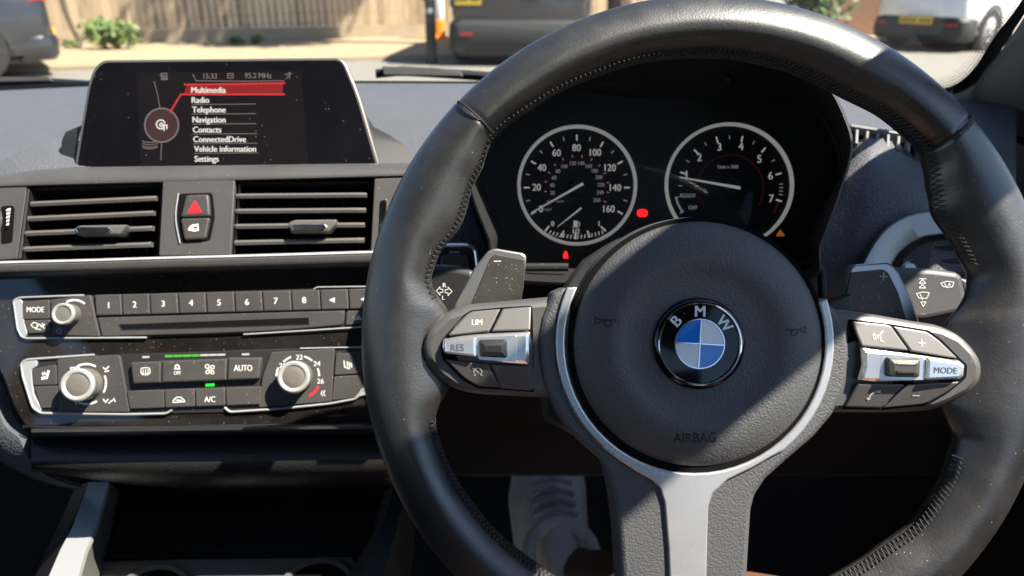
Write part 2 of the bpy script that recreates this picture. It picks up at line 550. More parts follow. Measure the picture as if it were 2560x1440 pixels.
M['bark'] = mat('tree bark', (.10, .075, .055), .9, bump=(30, .02), grain='noise', var=.3, varscale=8)

bm = new()
v = [bm.verts.new(p) for p in ((-250, -250, 0), (250, -250, 0), (250, 400, 0), (-250, 400, 0))]
bm.faces.new(v)
tag(obj('road', bm, M['asphalt'], smooth=0), kind='structure')

FA, FB = G(150, 120), G(1060, 97)
fdir = (FB - FA); fdir.z = 0; flen = fdir.length; fdir.normalize()
frz = math.atan2(fdir.y, fdir.x)
FO = FA - fdir * 6.0
# pavement strip in front of the fence, one kerb step above the road
bm = new()
WP = Wr(FO, frz)
box(bm, (-8, -3.6, -.02), (26, .6, .05))
tag(obj('pavement', bm, M['paving'], fr=WP, smooth=0), kind='structure')

ft = thing('wooden_fence', 'tall weathered fence of upright timber boards along the pavement', 'fence', Wr(FO + Vector((0, 0, .05)), frz))
bm = new()
x = -6.0
while x < 19.0:
    w = .125
    z1 = 1.85 + random.uniform(-.03, .03)
    t = random.uniform(-.012, .012)
    y = random.uniform(-.006, .006)
    box(bm, (x + .004, .0 + y, .22), (x + w - .004 + 0, .02 + y, z1))
    x += w
obj('board_panel', bm, M['fencewood'], ft, smooth=0)
bm = new()
box(bm, (-6, -.012, 0.0), (19, .035, .215))
obj('gravel_board', bm, M['concrete'], ft, smooth=0)
for k in range(9):
    bm = new(); box(bm, (-6 + k * 3.0, .03, 0), (-5.88 + k * 3.0, .14, 1.95)); obj('fence_post', bm, M['concrete'], ft, smooth=0)

def leaves(bm, c, rad, n, size, squash=1.0):
    for _ in range(n):
        d = Vector((random.gauss(0, 1), random.gauss(0, 1), random.gauss(0, 1))).normalized() * random.random() ** .4
        p = Vector(c) + Vector((d.x * rad[0], d.y * rad[1], d.z * rad[2]))
        u = Vector((random.uniform(-1, 1), random.uniform(-1, 1), random.uniform(-1, 1))).normalized()
        w = u.orthogonal().normalized()
        s = size * random.uniform(.6, 1.3)
        bm.faces.new([bm.verts.new(p + q) for q in (u * s, w * s * .5, -u * s, -w * s * .5)])

def weeds(px, py, rad, n, label, m='leaf', size=.06):
    g = G(px, py, .05)
    t = thing('weed_bush', label, 'bush', Wr(g))
    bm = new()
    for k in range(5):
        leaves(bm, (random.uniform(-.5, .5) * rad[0], random.uniform(-.3, .3) * rad[1], rad[2] * random.uniform(.5, 1.1)), (rad[0] * .6, rad[1] * .6, rad[2] * .6), n // 5, size)
    obj('foliage', bm, M[m], t, smooth=0)
    bm = new()
    for k in range(8):
        a = k * .8
        tube(bm, [(math.cos(a) * .03, math.sin(a) * .03, 0), (math.cos(a) * rad[0] * .5, math.sin(a) * rad[1] * .5, rad[2] * 1.2)], [.008, .003], 5)
    obj('stem', bm, M['bark'], t)
    return t
weeds(295, 122, (.55, .30, .30), 520, 'leafy green weed bush growing against the foot of the fence')
weeds(170, 121, (.16, .12, .08), 60, 'small tuft of weeds at the fence left of the leafy bush', size=.04)
weeds(585, 112, (.18, .12, .09), 70, 'small yellow green weed tuft at the middle of the fence foot', size=.04)
weeds(640, 110, (.14, .10, .12), 60, 'thin upright weed by the fence, nearest the black bollard', size=.04)

vg = thing('ivy_stem', 'dark twisted ivy stem climbing the fence left of the leafy bush', 'climbing plant', Wr(G(196, 119, .05)))
bm = new(); tube(bm, [(0, 0, 0), (.03, .02, .12), (-.05, .04, .30), (-.10, .04, .55), (-.13, .05, .9), (-.10, .05, 1.4), (-.16, .05, 1.8)], [.06, .05, .04, .045, .04, .035, .03], 8); obj('stem', bm, M['bark'], vg)
bm = new(); leaves(bm, (-.12, .0, 1.0), (.16, .07, .16), 60, .06); leaves(bm, (-.15, .0, 1.75), (.3, .1, .25), 120, .06); obj('foliage', bm, M['leaf'], vg, smooth=0)
# bollard and the works barrel behind it
bt = thing('bollard', 'black round street bollard at the pavement edge', 'bollard', Wr(G(1080, 161, 0)))
bm = new(); lathe(bm, [(.085, 0), (.085, .06), (.07, .08), (.07, .80), (.078, .81), (.078, .85), (.055, .89), (.02, .90)], n=24); obj('shaft', bm, M['iron'], bt)
bm = new(); lathe(bm, [(.0705, .66), (.0725, .665), (.0725, .72), (.0705, .725)], n=24, cap=False); obj('reflective_band', bm, M['greyprint'], bt)
ct = thing('traffic_post', 'white and orange roadworks post standing behind the black bollard', 'traffic post', Wr(G(1096, 96, .05)))
bm = new(); lathe(bm, [(.17, 0), (.17, .04), (.13, .06), (.13, .32), (.12, .33)], n=24); obj('base', bm, M['orange'], ct)
bm = new(); lathe(bm, [(.12, .33), (.13, .35), (.13, .95), (.09, 1.0)], n=24); obj('upper_sleeve', bm, M['whiteplastic'], ct)

# ---- cars: one builder, lofted bodies
def make_car(name, label, loc, heading, paint, Lc, W, H, wr, style, plate_txt=None, group=None):
    """heading: angle of the nose; local +y is forward, rear bumper at y=0"""
    t = thing(name, label, 'van' if style == 'van' else 'car', Wr(loc, heading - math.pi / 2), group)
    hw = W / 2
    # body stations along the length: (y, half width, sill z, belt z)
    if style == 'van':
        st = [(0, .80, .30, .95), (.06, .90, .26, 1.0), (.3, .985, .20, 1.02), (1.2, 1, .2, 1.02), (2.6, 1, .2, 1.02), (3.6, .99, .2, .98), (4.1, .95, .22, .9), (4.4, .84, .28, .72)]
    else:
        st = [(0, .84, .34, .86), (.07, .93, .26, .92), (.35, .98, .21, .95), (1.1, 1, .19, .96), (2.4, 1, .19, .95), (3.3, .98, .2, .9), (3.9, .93, .22, .80), (4.25, .80, .28, .62)]
    sc = Lc / st[-1][0]
    rows = []
    for y, k, z0, z1 in st:
        w = hw * k
        z0 *= H / 1.5; z1 *= H / 1.5
        zm = (z0 + z1) / 2
        sec = [(-w * .86, z0), (-w * .97, z0 + .06), (-w, zm), (-w * .985, z1 - .10), (-w * .93, z1), (-w * .5, z1 + .03), (0, z1 + .04)]
        sec = sec + [(-a, b) for a, b in sec[-2::-1]]
        rows.append([Vector((a, y * sc, b)) for a, b in sec])
    bm = new(); loft(bm, rows, True, True); body = obj('body', bm, M[paint], t, smooth=50)
    # cabin: pillars in paint with glass set in
    zb = (1.0 if style == 'van' else .93) * H / 1.5
    top = H
    y0, y1 = (.10, 3.45) if style == 'van' else (.25, 3.1)
    r0, r1 = (.22, 2.7) if style == 'van' else (.85, 2.2)
    A = [(-hw * .93, y0, zb), (hw * .93, y0, zb), (hw * .93, y1, zb - .02), (-hw * .93, y1, zb - .02)]
    B = [(-hw * .72, r0, top - .03), (hw * .72, r0, top - .03), (hw * .70, r1, top - .03), (-hw * .70, r1, top - .03)]
    C = [(-hw * .55, r0 + .2, top), (hw * .55, r0 + .2, top), (hw * .55, r1 - .25, top), (-hw * .55, r1 - .25, top)]
    bm = new(); loft(bm, [A, B], True); loft(bm, [B, C], True, True); obj('roof', bm, M[paint], t, smooth=60)
    for i, nm in ((0, 'rear_window'), (1, 'side_window'), (2, 'windscreen'), (3, 'side_window')):
        a, b, c, d = Vector(A[i]), Vector(A[(i + 1) % 4]), Vector(B[(i + 1) % 4]), Vector(B[i])
        nn = (b - a).cross(d - a).normalized() * .012
        def q(s, u): return (a * (1 - s) + b * s) * (1 - u) + (d * (1 - s) + c * s) * u
        bm = new()
        bm.faces.new([bm.verts.new(q(s, u) + nn) for s, u in ((.07, .08), (.93, .08), (.92, .88), (.08, .88))])
        obj(nm, bm, M['carglass'], t, smooth=0)
    # wheels
    for sx in (-1, 1):
        for wy in (.19 * Lc, .79 * Lc):
            bm = new()
            n = 28
            cx = sx * (hw - .10)
            prof = [(wr * .62, -.10), (wr * .95, -.10), (wr, -.06), (wr, .06), (wr * .95, .10), (wr * .62, .10), (wr * .62, -.10)]
            loft(bm, [[Vector((cx + dx, wy + math.cos(k / n * math.tau) * r, wr + math.sin(k / n * math.tau) * r)) for k in range(n)] for r, dx in prof], True)
            w_ = obj('wheel', bm, M['tyre'], t)
            bm = new()
            fx = cx + sx * .085
            for k in range(10):
                a0 = k / 10 * math.tau
                pts = [(a0 - .05, .12), (a0 + .05, .12), (a0 + .13, .61), (a0 - .13, .61)]
                pr = [bm.verts.new((fx, wy + math.cos(a) * r * wr, wr + math.sin(a) * r * wr)) for a, r in pts]
                bm.faces.new(pr)
            loft(bm, [[Vector((fx + dx, wy + math.cos(k / n * math.tau) * r, wr + math.sin(k / n * math.tau) * r)) for k in range(n)] for r, dx in ((wr * .63, 0), (wr * .57, sx * .01), (wr * .55, -sx * .02))], True)
            loft(bm, [[Vector((fx + dx, wy + math.cos(k / n * math.tau) * r, wr + math.sin(k / n * math.tau) * r)) for k in range(n)] for r, dx in ((wr * .20, 0), (wr * .12, sx * .02), (.005, sx * .02))], True)
            obj('rim', bm, M['alloy'], w_)
            # arch: dark lip proud of the body
            bm = new()
            na = 16
            ax = sx * hw
            loft(bm, [[Vector((ax * k_, wy + math.cos(a / na * math.pi) * r, wr + math.sin(a / na * math.pi) * r)) for a in range(na + 1)] for r, k_ in ((wr * 1.03, .97), (wr * 1.03, 1.006), (wr * 1.15, 1.006), (wr * 1.17, .97))])
            obj('wheel_arch', bm, M['bumperplastic'], t)
    # rear bumper, lamps, plate
    bm = new()
    zz0, zz1 = (.16, .56) if style == 'van' else (.18, .50)
    if paint == 'greypaint': zz0, zz1 = .22, .50
    bw_ = .955 if paint == 'greypaint' else 1.0
    o_ = round_px([(-hw * .90, -.055), (hw * .90, -.055), (hw * 1.0, .10), (hw * 1.004, .34), (-hw * 1.004, .34), (-hw * 1.0, .10)], [.14, .14, .1, .01, .01, .1], 5)
    loft(bm, [[Vector((p.x * k_ * bw_, p.y + (1 - k_) * .8, z_)) for p in o_] for z_, k_ in ((zz0 - .02, .93), (zz0 + .04, .985), ((zz0 + zz1) / 2, 1.0), (zz1 - .03, .985), (zz1 + .03, .93))], True, True)
    obj('rear_bumper', bm, M['bumperplastic' if paint != 'greypaint' else paint], t)
    for sx in (-1, 1):
        bm = new()
        lz = .96 if style != 'van' else 1.0
        box(bm, (sx * hw * .58 if sx > 0 else -hw * .93, -.012, lz - .09), (hw * .93 if sx > 0 else -hw * .58, .18, lz + .05))
        obj('tail_lamp', bm, M['taillamp'], t)
        bm = new(); box(bm, (sx * hw * .72 - .08, -.072, .40), (sx * hw * .72 + .08, -.058, .435)); obj('reflector', bm, M['taillamp'], t, smooth=0)
    pz = .88 if style == 'van' else .47
    px_, pw_, ph_ = (-.68, .17, .10) if style == 'van' else (0, .26, .057)
    bm = new(); box(bm, (px_ - pw_, -.085 if style != 'van' else -.03, pz - ph_), (px_ + pw_, -.06 if style != 'van' else .02, pz + ph_)); pl = obj('number_plate', bm, M['plate'], t, smooth=0)
    bm = new()
    for k in range(7):
        cx_ = px_ + (k - 3) * pw_ * .25 + (pw_ * .06 if k > 3 else -pw_ * .06)
        y_ = (-.087 if style != 'van' else -.032)
        box(bm, (cx_ - pw_ * .075, y_ - .002, pz - ph_ * .58), (cx_ + pw_ * .075, y_ + .001, pz + ph_ * .58))
    obj('plate_characters', bm, M['platetext'], pl, smooth=0)
    if style == 'van':
        bm = new()
        prism(bm, [(-.92, -.012), (-.44, -.012), (-.46, .05), (-.90, .05)], pz - .13, pz + .15, .01)
        obj('plate_recess', bm, M['bumperplastic'], t)
    return t

GP = G(-28, 190)
make_car('parked_car', 'dark grey car parked sideways against the left edge of the windscreen', G(136, 176), R(216), 'greypaint', 4.3, 1.8, 1.55, .34, 'car')
make_car('parked_van', 'black van seen from behind, parked beside the black bollard', Vector((.10, 10.35, 0)), R(90 - 4), 'darkpaint', 4.6, 1.95, 1.95, .35, 'van')
wl, wr_ = G(2222, 128), G(2425, 128)
make_car('parked_car', 'white hatchback parked in the sun near the right windscreen pillar', G(2280, 126), R(36), 'whitepaint', 4.2, 1.56, 1.5, .33, 'car')

# brick pier and hedge between the van and the white car
bw = thing('brick_wall', 'low sunlit brick wall behind the white hatchback', 'wall', Wr(Vector((8.2, 15.2, 0)), R(0)))
bm = new(); box(bm, (-2.5, 0, 0), (7, .25, 1.9)); obj('masonry', bm, M['brick'], bw, smooth=0)
bm = new(); box(bm, (-2.55, -.04, 1.905), (7.05, .29, 1.98)); obj('coping', bm, M['concrete'], bw, smooth=0)
hd = thing('hedge_bush', 'round green bush between the van and the brick wall', 'bush', Wr(Vector((5.2, 14.4, 0))))
bm = new()
for k in range(9):
    leaves(bm, (random.uniform(-.5, .5), random.uniform(-.4, .4), .5 + random.random() * 1.3), (.5, .5, .5), 120, .09)
obj('foliage', bm, M['leafdark'], hd, smooth=0)
bm = new()
for k in range(6): tube(bm, [(0, 0, 0), (math.cos(k) * .4, math.sin(k) * .4, 1.3)], [.03, .01], 6)
obj('stem', bm, M['bark'], hd)

def tree(base, h, crown, spread, label, lean=(0, 0)):
    t = thing('street_tree', label, 'tree', Wr(base))
    bm = new()
    tube(bm, [(0, 0, 0), (lean[0] * .1, lean[1] * .1, h * .25), (lean[0] * .5, lean[1] * .5, h * .6), (lean[0], lean[1], h * .85)], [.22, .17, .13, .07], 10)
    ends = []
    for k in range(9):
        a = k * 2.4; r = spread * random.uniform(.5, .95)
        e = Vector((lean[0] + math.cos(a) * r, lean[1] + math.sin(a) * r * .8, h * random.uniform(.72, 1.0)))
        s = Vector((lean[0] * .5, lean[1] * .5, h * random.uniform(.5, .65)))
        tube(bm, [s, (s + e) / 2 + Vector((0, 0, .3)), e], [.07, .045, .02], 6)
        ends.append(e)
    obj('trunk', bm, M['bark'], t)
    bm = new()
    for e in ends:
        for j in range(4):
            leaves(bm, e + Vector((random.uniform(-.6, .6), random.uniform(-.5, .5), random.uniform(-.5, .5))), (crown, crown, crown * .8), 90, .13)
    obj('crown', bm, M['leafdark'], t, smooth=0)
tree(Vector((1.75, 12.7, 0)), 10.5, .5, 1.0, 'tall leafy street tree standing beside the black van', (-.9, -.4))
# ------------------------------------------------------------------ cabin shell: pillars, roof, doors, floor, windscreen
M['pillartrim'] = mat('grey pillar fabric', (.17, .17, .16), .9, bump=(1800, .0002), grain='noise')
M['headliner'] = mat('dark headliner fabric', (.05, .05, .052), .95)
M['frit'] = mat('black window border', (.004, .004, .004), .3)
nU = (U(1400, 740, .40) - U(2140, 110, .39)).cross(SUN).normalized(); pU = U(2140, 110, .39)
nL = (U(1565, 1320, .40) - U(2060, 900, .39)).cross(SUN).normalized(); pL = U(2060, 900, .39)
def on(n, p, x, y): return Vector((x, y, p.z - (n.x * (x - p.x) + n.y * (y - p.y)) / n.z))
# the two long edges of the driver's windscreen pillar
EU = []; EL = []
for px, py, d in ((2340, 262, 1.0), (2374, 241, .95), (2443, 196, .865), (2510, 118, .775), (2573, 22, .70)):
    e = U(px, py, d)
    EU.append(e)
    EL.append(Vector((e.x + .075, e.y, e.z - .085)))
for y, x in ((.60, .436), (.50, .412), (.38, .402), (.26, .395), (.17, .39)):
    e = on(nU, pU, x, y)
    e.z -= .022
    l = on(nL, pL, x + .075, y)
    l.z += .040
    EU.append(e); EL.append(l)
TOPZ = EU[-1].z
car = thing('car_body', 'dark inner shell of the car with pillars, roof lining and door panels around the dashboard', 'car body', Wr((-.23, .3, .35)))
CF = Wr((-.23, .3, .35))
def cw(p): return CF.l(Vector(p))
def shell(name, rows, m, thick=.0, closed=False, smooth=50, label=None):
    bm = new(); loft(bm, [[cw(p) for p in r] for r in rows], closed)
    if thick:
        bmesh.ops.recalc_face_normals(bm, faces=bm.faces[:])
        bmesh.ops.solidify(bm, geom=bm.faces[:], thickness=thick)
    return obj(name, bm, m, car, smooth=smooth, label=label)
def pillar(flip):
    rows = []
    for u, l in zip(EU, EL):
        u = u.copy(); l = l.copy()
        mid = (u + l) / 2 + Vector((-.012, -.02, 0))
        r = [u + Vector((.014, .012, -.004)), u, u * .7 + mid * .3 + Vector((-.006, -.006, 0)), mid, l * .7 + mid * .3 + Vector((-.004, -.004, 0)), l, l + Vector((.03, .0, -.0)), (u + l) / 2 + Vector((.035, .03, .01))]
        if flip: r = [Vector((-.46 - q.x, q.y, q.z)) for q in r]
        rows.append(r)
    return shell('windscreen_pillar', rows, M['pillartrim'], closed=True, label='driver side pillar trim in the sun' if not flip else None)
pillar(False); pillar(True)
shell('quarter_trim', [[EL[0], EL[1], EL[2], EL[3], EL[4], EL[5]], [Vector((.60, e.y, .93)) for e in EL[:6]]], M['blackplastic'], .01)
xr = EU[-1].x + .06; xl = -.46 - xr
zr = TOPZ
hd_y = .17
shell('roof_lining', [[(xl - .05, hd_y, zr - .03), (xl + .1, hd_y, zr + .03), (-.23, hd_y + .05, zr + .06), (xr - .1, hd_y, zr + .03), (xr + .05, hd_y, zr - .03)],
                      [(xl + .04, -.4, zr - .02), (xl + .16, -.4, zr + .06), (-.23, -.4, zr + .10), (xr - .1, -.4, zr + .06), (xr + .05, -.4, zr - .02)],
                      [(xl + .14, -1.6, zr - .08), (xl + .24, -1.6, zr + .0), (-.23, -1.6, zr + .03), (xr - .1, -1.6, zr + .0), (xr + .05, -1.6, zr - .08)]], M['headliner'], .02)
for sgn in (1, -1):
    def X(x): return x if sgn > 0 else -.46 - x
    shell('door_panel', [[(X(.60), y, .98 - .02 * (y < 0)) , (X(.585), y, .97), (X(.57), y, .80), (X(.54), y, .72), (X(.57), y, .62), (X(.58), y, .30)] for y in (.98, .5, 0, -.6, -1.6)], M['blackplastic'], .0)
    bk = 0 if sgn > 0 else .30
    shell('centre_pillar', [[(X(.60), -.35 - bk, .96), (X(.60), -.50 - bk, .96)], [(X(xr + .02), -.40 - bk, zr - .03), (X(xr + .02), -.52 - bk, zr - .03)]], M['headliner'], .03)
shell('rear_bulkhead', [[(-1.06, -1.55, .3), (.60, -1.55, .3)], [(-1.06, -1.6, 1.42), (.60, -1.6, 1.42)]], M['carpet'], .02)
shell('floor_carpet', [[(-1.05, -1.6, .33), (.59, -1.6, .33)], [(-1.05, .75, .33), (.59, .75, .33)], [(-1.05, .98, .42), (.59, .98, .42)], [(-1.05, 1.10, .70), (.59, 1.10, .70)], [(-1.05, 1.12, .98), (.59, 1.12, .98)]], M['carpet'], 0)

shell('bonnet', [[(-.23 + k * .80, 1.20 - .10 * k * k, .955 - .03 * k * k) for k in (-1, -.6, -.2, .2, .6, 1)], [(-.23 + k * .82, 1.6 - .08 * k * k, .885 - .03 * k * k) for k in (-1, -.6, -.2, .2, .6, 1)], [(-.23 + k * .78, 2.05 - .12 * k * k, .76 - .04 * k * k) for k in (-1, -.6, -.2, .2, .6, 1)], [(-.23 + k * .72, 2.2 - .16 * k * k, .60 - .04 * k * k) for k in (-1, -.6, -.2, .2, .6, 1)]], M['greypaint'], .01)
# ---- windscreen glass: a curved sheet from the scuttle to the roof edge
def ws(s, t):
    """s 0..1 left to right, t 0..1 bottom to top"""
    k = s * 2 - 1
    a = Vector((-.23 + k * .80, 1.12 - .14 * k * k, EYE.z - .150))
    b = Vector((-.23 + k * .66, .20 - .05 * k * k, zr + .035 - .04 * k * k))
    p = a * (1 - t) + b * t
    p.z += .03 * math.sin(t * math.pi)
    return p
wt = thing('windscreen', 'dusty curved windscreen glass above the dashboard', 'windscreen', Wr(ws(.5, 0)))
WSF = Wr(ws(.5, 0))
bm = new()
loft(bm, [[WSF.l(ws(i / 24, j / 10)) for i in range(25)] for j in range(11)])
M['wsglass'] = glass('windscreen glass', (.93, .95, .94), film=.011)
obj('pane', bm, M['wsglass'], wt)
# black printed border along the driver's side, with its dots
fritpx_in = [(2640, -150), (2590, -60), (2554, 0), (2525, 41), (2482, 97), (2441, 162), (2404, 200), (2363, 219), (2300, 226)]
fritpx_out = [(2665, -120), (2612, -38), (2572, 20), (2545, 62), (2508, 118), (2466, 184), (2424, 219), (2379, 238), (2300, 246)]
def fd(py): return .668 + (py - 20) * .0011
bm = new()
loft(bm, [[WSF.l(U(x, y, fd(y))) for x, y in spline(fritpx_in, 4)], [WSF.l(U(x, y, fd(y) - .004)) for x, y in spline(fritpx_out, 4)]])
obj('black_border', bm, M['frit'], wt)
bm = new()
inn = spline(fritpx_in, 12)
acc = 0
for row in range(4):
    prev = None; acc = 0; step = 7.5
    for a, b in zip(inn, inn[1:]):
        d = (b - a); L_ = d.length; nn = Vector((d.y, -d.x)).normalized()
        if nn.x > 0: nn = -nn
        t_ = -acc
        while t_ + step <= L_:
            t_ += step
            c = a + d * (t_ / L_) + nn * (4 + row * 7) + d / L_ * (row % 2) * step / 2
            rr = 2.9 - row * .55
            bm.faces.new([bm.verts.new(WSF.l(U(c.x + math.cos(k * math.pi / 3) * rr, c.y + math.sin(k * math.pi / 3) * rr, fd(c.y)))) for k in range(6)])
        acc = L_ - t_
tag(obj('border_dots', bm, M['frit'], wt, smooth=0), kind='stuff')

bm = new()
bx = [-520 + i * 60 for i in range(50)]
def base_y(x): return 208 + ((x - 900) / 1400) ** 2 * 26 + (8 if x < 300 else 0) * min(1, (300 - x) / 300)
loft(bm, [[WSF.l(U(1000 + (x - 1000) * 1.0, base_y(x) - dy_ - (6 if x < 250 else 0) * (dy_ > 0), .985)) for x in bx] for dy_ in (6, -6)])
obj('lower_border', bm, M['frit'], wt)
# wipers resting at the foot of the glass, and the scuttle below them
def wiper(name, pts, d, label, w):
    t = thing(name, label, 'wiper', Wr(U(*pts[0], d)))
    f = Wr(U(*pts[0], d))
    bm = new(); tube(bm, [f.l(U(x, y, d)) for x, y in pts], [w * .8] + [w] * (len(pts) - 2) + [w * .6], 8, flat=.7)
    obj('arm', bm, M['blackplastic'], t)
    bm = new(); tube(bm, [f.l(U(x, y + 9, d + .004)) for x, y in pts], .004, 6)
    obj('blade', bm, M['rubber'], t)
    return t, f
t, f = wiper('wiper', [(-140, 214), (-40, 206), (60, 201), (130, 203), (330, 212)], 1.03, 'black wiper at the foot of the windscreen left of the infotainment display', .0062)
bm = new(); ppx(bm, plane(60, 199, 1.02), [(-30, 192), (120, 192), (128, 202), (-30, 205)], -.004, .002, .001); bm.transform(plane(60, 199, 1.02).M); bm.transform(f.M.inverted()); obj('pivot_cap', bm, M['hardplastic'], t)
t, f = wiper('wiper', [(940, 180), (1000, 174), (1110, 180), (1250, 190), (1500, 205)], 1.03, 'black wiper at the foot of the windscreen between the display and the steering wheel', .0068)
bm = new(); ppx(bm, plane(1040, 176, 1.02), [(955, 165), (1085, 168), (1150, 178), (1158, 190), (960, 187)], -.004, .002, .001); bm.transform(plane(1040, 176, 1.02).M); bm.transform(f.M.inverted()); obj('pivot_cap', bm, M['hardplastic'], t)

# ------------------------------------------------------------------ dashboard
D0 = U(480, 430, .56)
DF = Wr((D0.x, D0.y, D0.z - .3))
dash = thing('dashboard', 'grained grey and black car dashboard with soft top and centre fascia', 'dashboard', DF)
def dl(px, py, d): return DF.l(U(px, py, d))
def dloft(name, rows, m, label=None, parent=None, smooth=50, mi=0, cap=False):
    bm = new(); loft(bm, [[dl(*p) for p in r] for r in rows], cap=cap)
    return obj(name, bm, m, parent or dash, smooth=smooth, label=label)
def lerp(a, b, t): return a + (b - a) * t
# soft top, passenger side to behind the wheel: far edge, crown, near edge
xs = [-520 + i * 60 for i in range(52)]
def far_y(x): return 208 + ((x - 900) / 1400) ** 2 * 26 + (8 if x < 300 else 0) * min(1, (300 - x) / 300)
def dash_row(py, d, xsq=1.0): return [(1000 + (x - 1000) * xsq, py(x) if callable(py) else py, d) for x in xs]
rows = [dash_row(lambda x: far_y(x) + 12, 1.0), dash_row(far_y, .965), dash_row(lambda x: 262 + (x - 900) ** 2 / 1400 ** 2 * 18, .83), dash_row(330, .735), dash_row(398, .675), dash_row(446, .635), dash_row(470, .625)]
rows = [[p for p in r if p[0] < 1180] for r in rows]
dloft('dash_top', rows, M['softdash'])
# driver's side: top, rolled edge and face, passing below the instrument hood
rows = [dash_row(lambda x: far_y(x) + 14, 1.0), dash_row(far_y, .965), dash_row(262, .83), dash_row(315, .735), dash_row(352, .675), dash_row(385, .645), dash_row(440, .628), dash_row(520, .622), dash_row(700, .615), dash_row(900, .625), dash_row(985, .632), dash_row(1045, .73), dash_row(1188, .80), dash_row(1190, .88)]
rows = [[p for p in r if 1140 < p[0] < 2545] for r in rows]
dloft('dash_top', rows, M['softdash'], smooth=60)
# underside below the steering column hides the footwell
rows = [[(x, 700, .60) for x in (940, 1300, 1700, 2100, 2560)], [(x, 960, .61) for x in (940, 1300, 1700, 2100, 2560)], [(x, 1005, .62) for x in (940, 1300, 1700, 2100, 2560)], [(x, 1062, .71) for x in (940, 1300, 1700, 2100, 2560)], [(x, 1184, .75) for x in (940, 1300, 1700, 2100, 2560)], [(x, 1190, .86) for x in (940, 1300, 1700, 2100, 2560)]]
dloft('knee_panel', rows, M['carpet'], smooth=60)
# a soft shoulder running in from the left below the display
sh = [[(-300, 560, .59), (-120, 470, .59), (0, 405, .605), (90, 362, .625), (160, 346, .645), (230, 350, .67)],
      [(-300, 600, .578), (-120, 500, .58), (0, 440, .588), (90, 412, .595), (160, 400, .605), (230, 398, .62)],
      [(-300, 640, .578), (-120, 520, .58), (0, 452, .584), (90, 440, .588), (160, 436, .59), (230, 436, .59)]]
dloft('side_shoulder', [spline([Vector(p) for p in r], 5) for r in sh], M['softdash'])
px_l = [-1500, -1100, -800, -600, -450, -300, -180, -110]
dloft('passenger_face', [[(x, 455 + (40 if x < -900 else 0) * 0, .592) for x in px_l], [(x, 490, .583) for x in px_l], [(x, 560, .585) for x in px_l], [(x, 700, .60) for x in px_l], [(x, 900, .615) for x in px_l], [(x, 1080, .64) for x in px_l], [(x, 1110, .72) for x in px_l], [(x, 1115, .85) for x in px_l]], M['softdash'], smooth=60)
# driver's right corner: bulge of the dash ahead of the door vent
c = [[(2110, 322, .66), (2170, 318, .66), (2240, 330, .66), (2330, 372, .66), (2480, 470, .66), (2600, 560, .66)],
     [(2106, 400, .60), (2150, 362, .60), (2200, 352, .60), (2300, 398, .60), (2460, 500, .60), (2600, 600, .60)],
     [(2090, 470, .575), (2150, 428, .572), (2200, 432, .568), (2290, 470, .565), (2420, 560, .565), (2600, 640, .565)],
     [(2060, 590, .57), (2110, 560, .568), (2170, 560, .562), (2260, 570, .56), (2400, 620, .56), (2600, 700, .56)],
     [(2020, 720, .575), (2080, 720, .57), (2150, 720, .565), (2260, 740, .562), (2400, 760, .562), (2600, 800, .562)],
     [(1990, 900, .60), (2080, 900, .60), (2150, 900, .60), (2260, 900, .60), (2400, 900, .60), (2600, 900, .60)]]
rows = [spline([Vector(p) for p in r], 5) for r in c]
cols = list(zip(*rows)); cols = [spline(list(k), 4) for k in cols]; rows = list(zip(*cols))
dloft('corner_pad', rows, M['softdash'], smooth=60)
# left of the cluster
dloft('column_cheek', [[(985, 440, .61), (1090, 450, .62), (1170, 470, .63)], [(985, 520, .59), (1090, 540, .59), (1192, 560, .60)], [(985, 690, .575), (1090, 690, .575), (1250, 690, .60)], [(985, 800, .59), (1090, 800, .58), (1290, 800, .61)]], M['softdash'])
# demister grille by the driver's pillar: a frame with slanted fins
gp = plane(2200, 345, .606, tilt=42)
bm = new()
prism(bm, [gp.p(*q, 0).xy for q in ((2124, 316), (2330, 350), (2330, 355), (2124, 323))], -.004, .003, .001)
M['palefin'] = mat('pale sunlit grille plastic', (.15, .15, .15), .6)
for k in range(9):
    x = 2138 + k * 26
    y = 326 + (x - 2128) * .16
    prism(bm, [gp.p(*q, 0).xy for q in ((x, y), (x + 7, y + 1), (x + 19 - 14, y + 36), (x - 2, y + 34))], -.008, .002, .0005)
bm.transform(gp.M); bm.transform(DF.M.inverted())
obj('demister_grille', bm, M['palefin'], dash)
bm = new()
fillp(bm, gp, ((2124, 324), (2350, 360), (2350, 398), (2124, 360)), -.006); bm.transform(gp.M); bm.transform(DF.M.inverted())
obj('grille_backing', bm, M['dark'], dash)
# ------------------------------------------------------------------ centre fascia: upper band, vents, switch plate
VF = plane(480, 560, .563, yaw=5, tilt=6)           # plane of the vents
def mesh_on(fr, fn, name, m, parent, smooth=35, label=None):
    """build in frame fr, hang on a thing whose frame is fr"""
    bm = new(); fn(bm)
    return obj(name, bm, m, parent, smooth=smooth, label=label)
def dash_part(fr, fn, name, m, smooth=35, label=None):
    bm = new(); fn(bm)
    bm.transform(fr.M); bm.transform(DF.M.inverted())
    return obj(name, bm, m, dash, smooth=smooth, label=label)

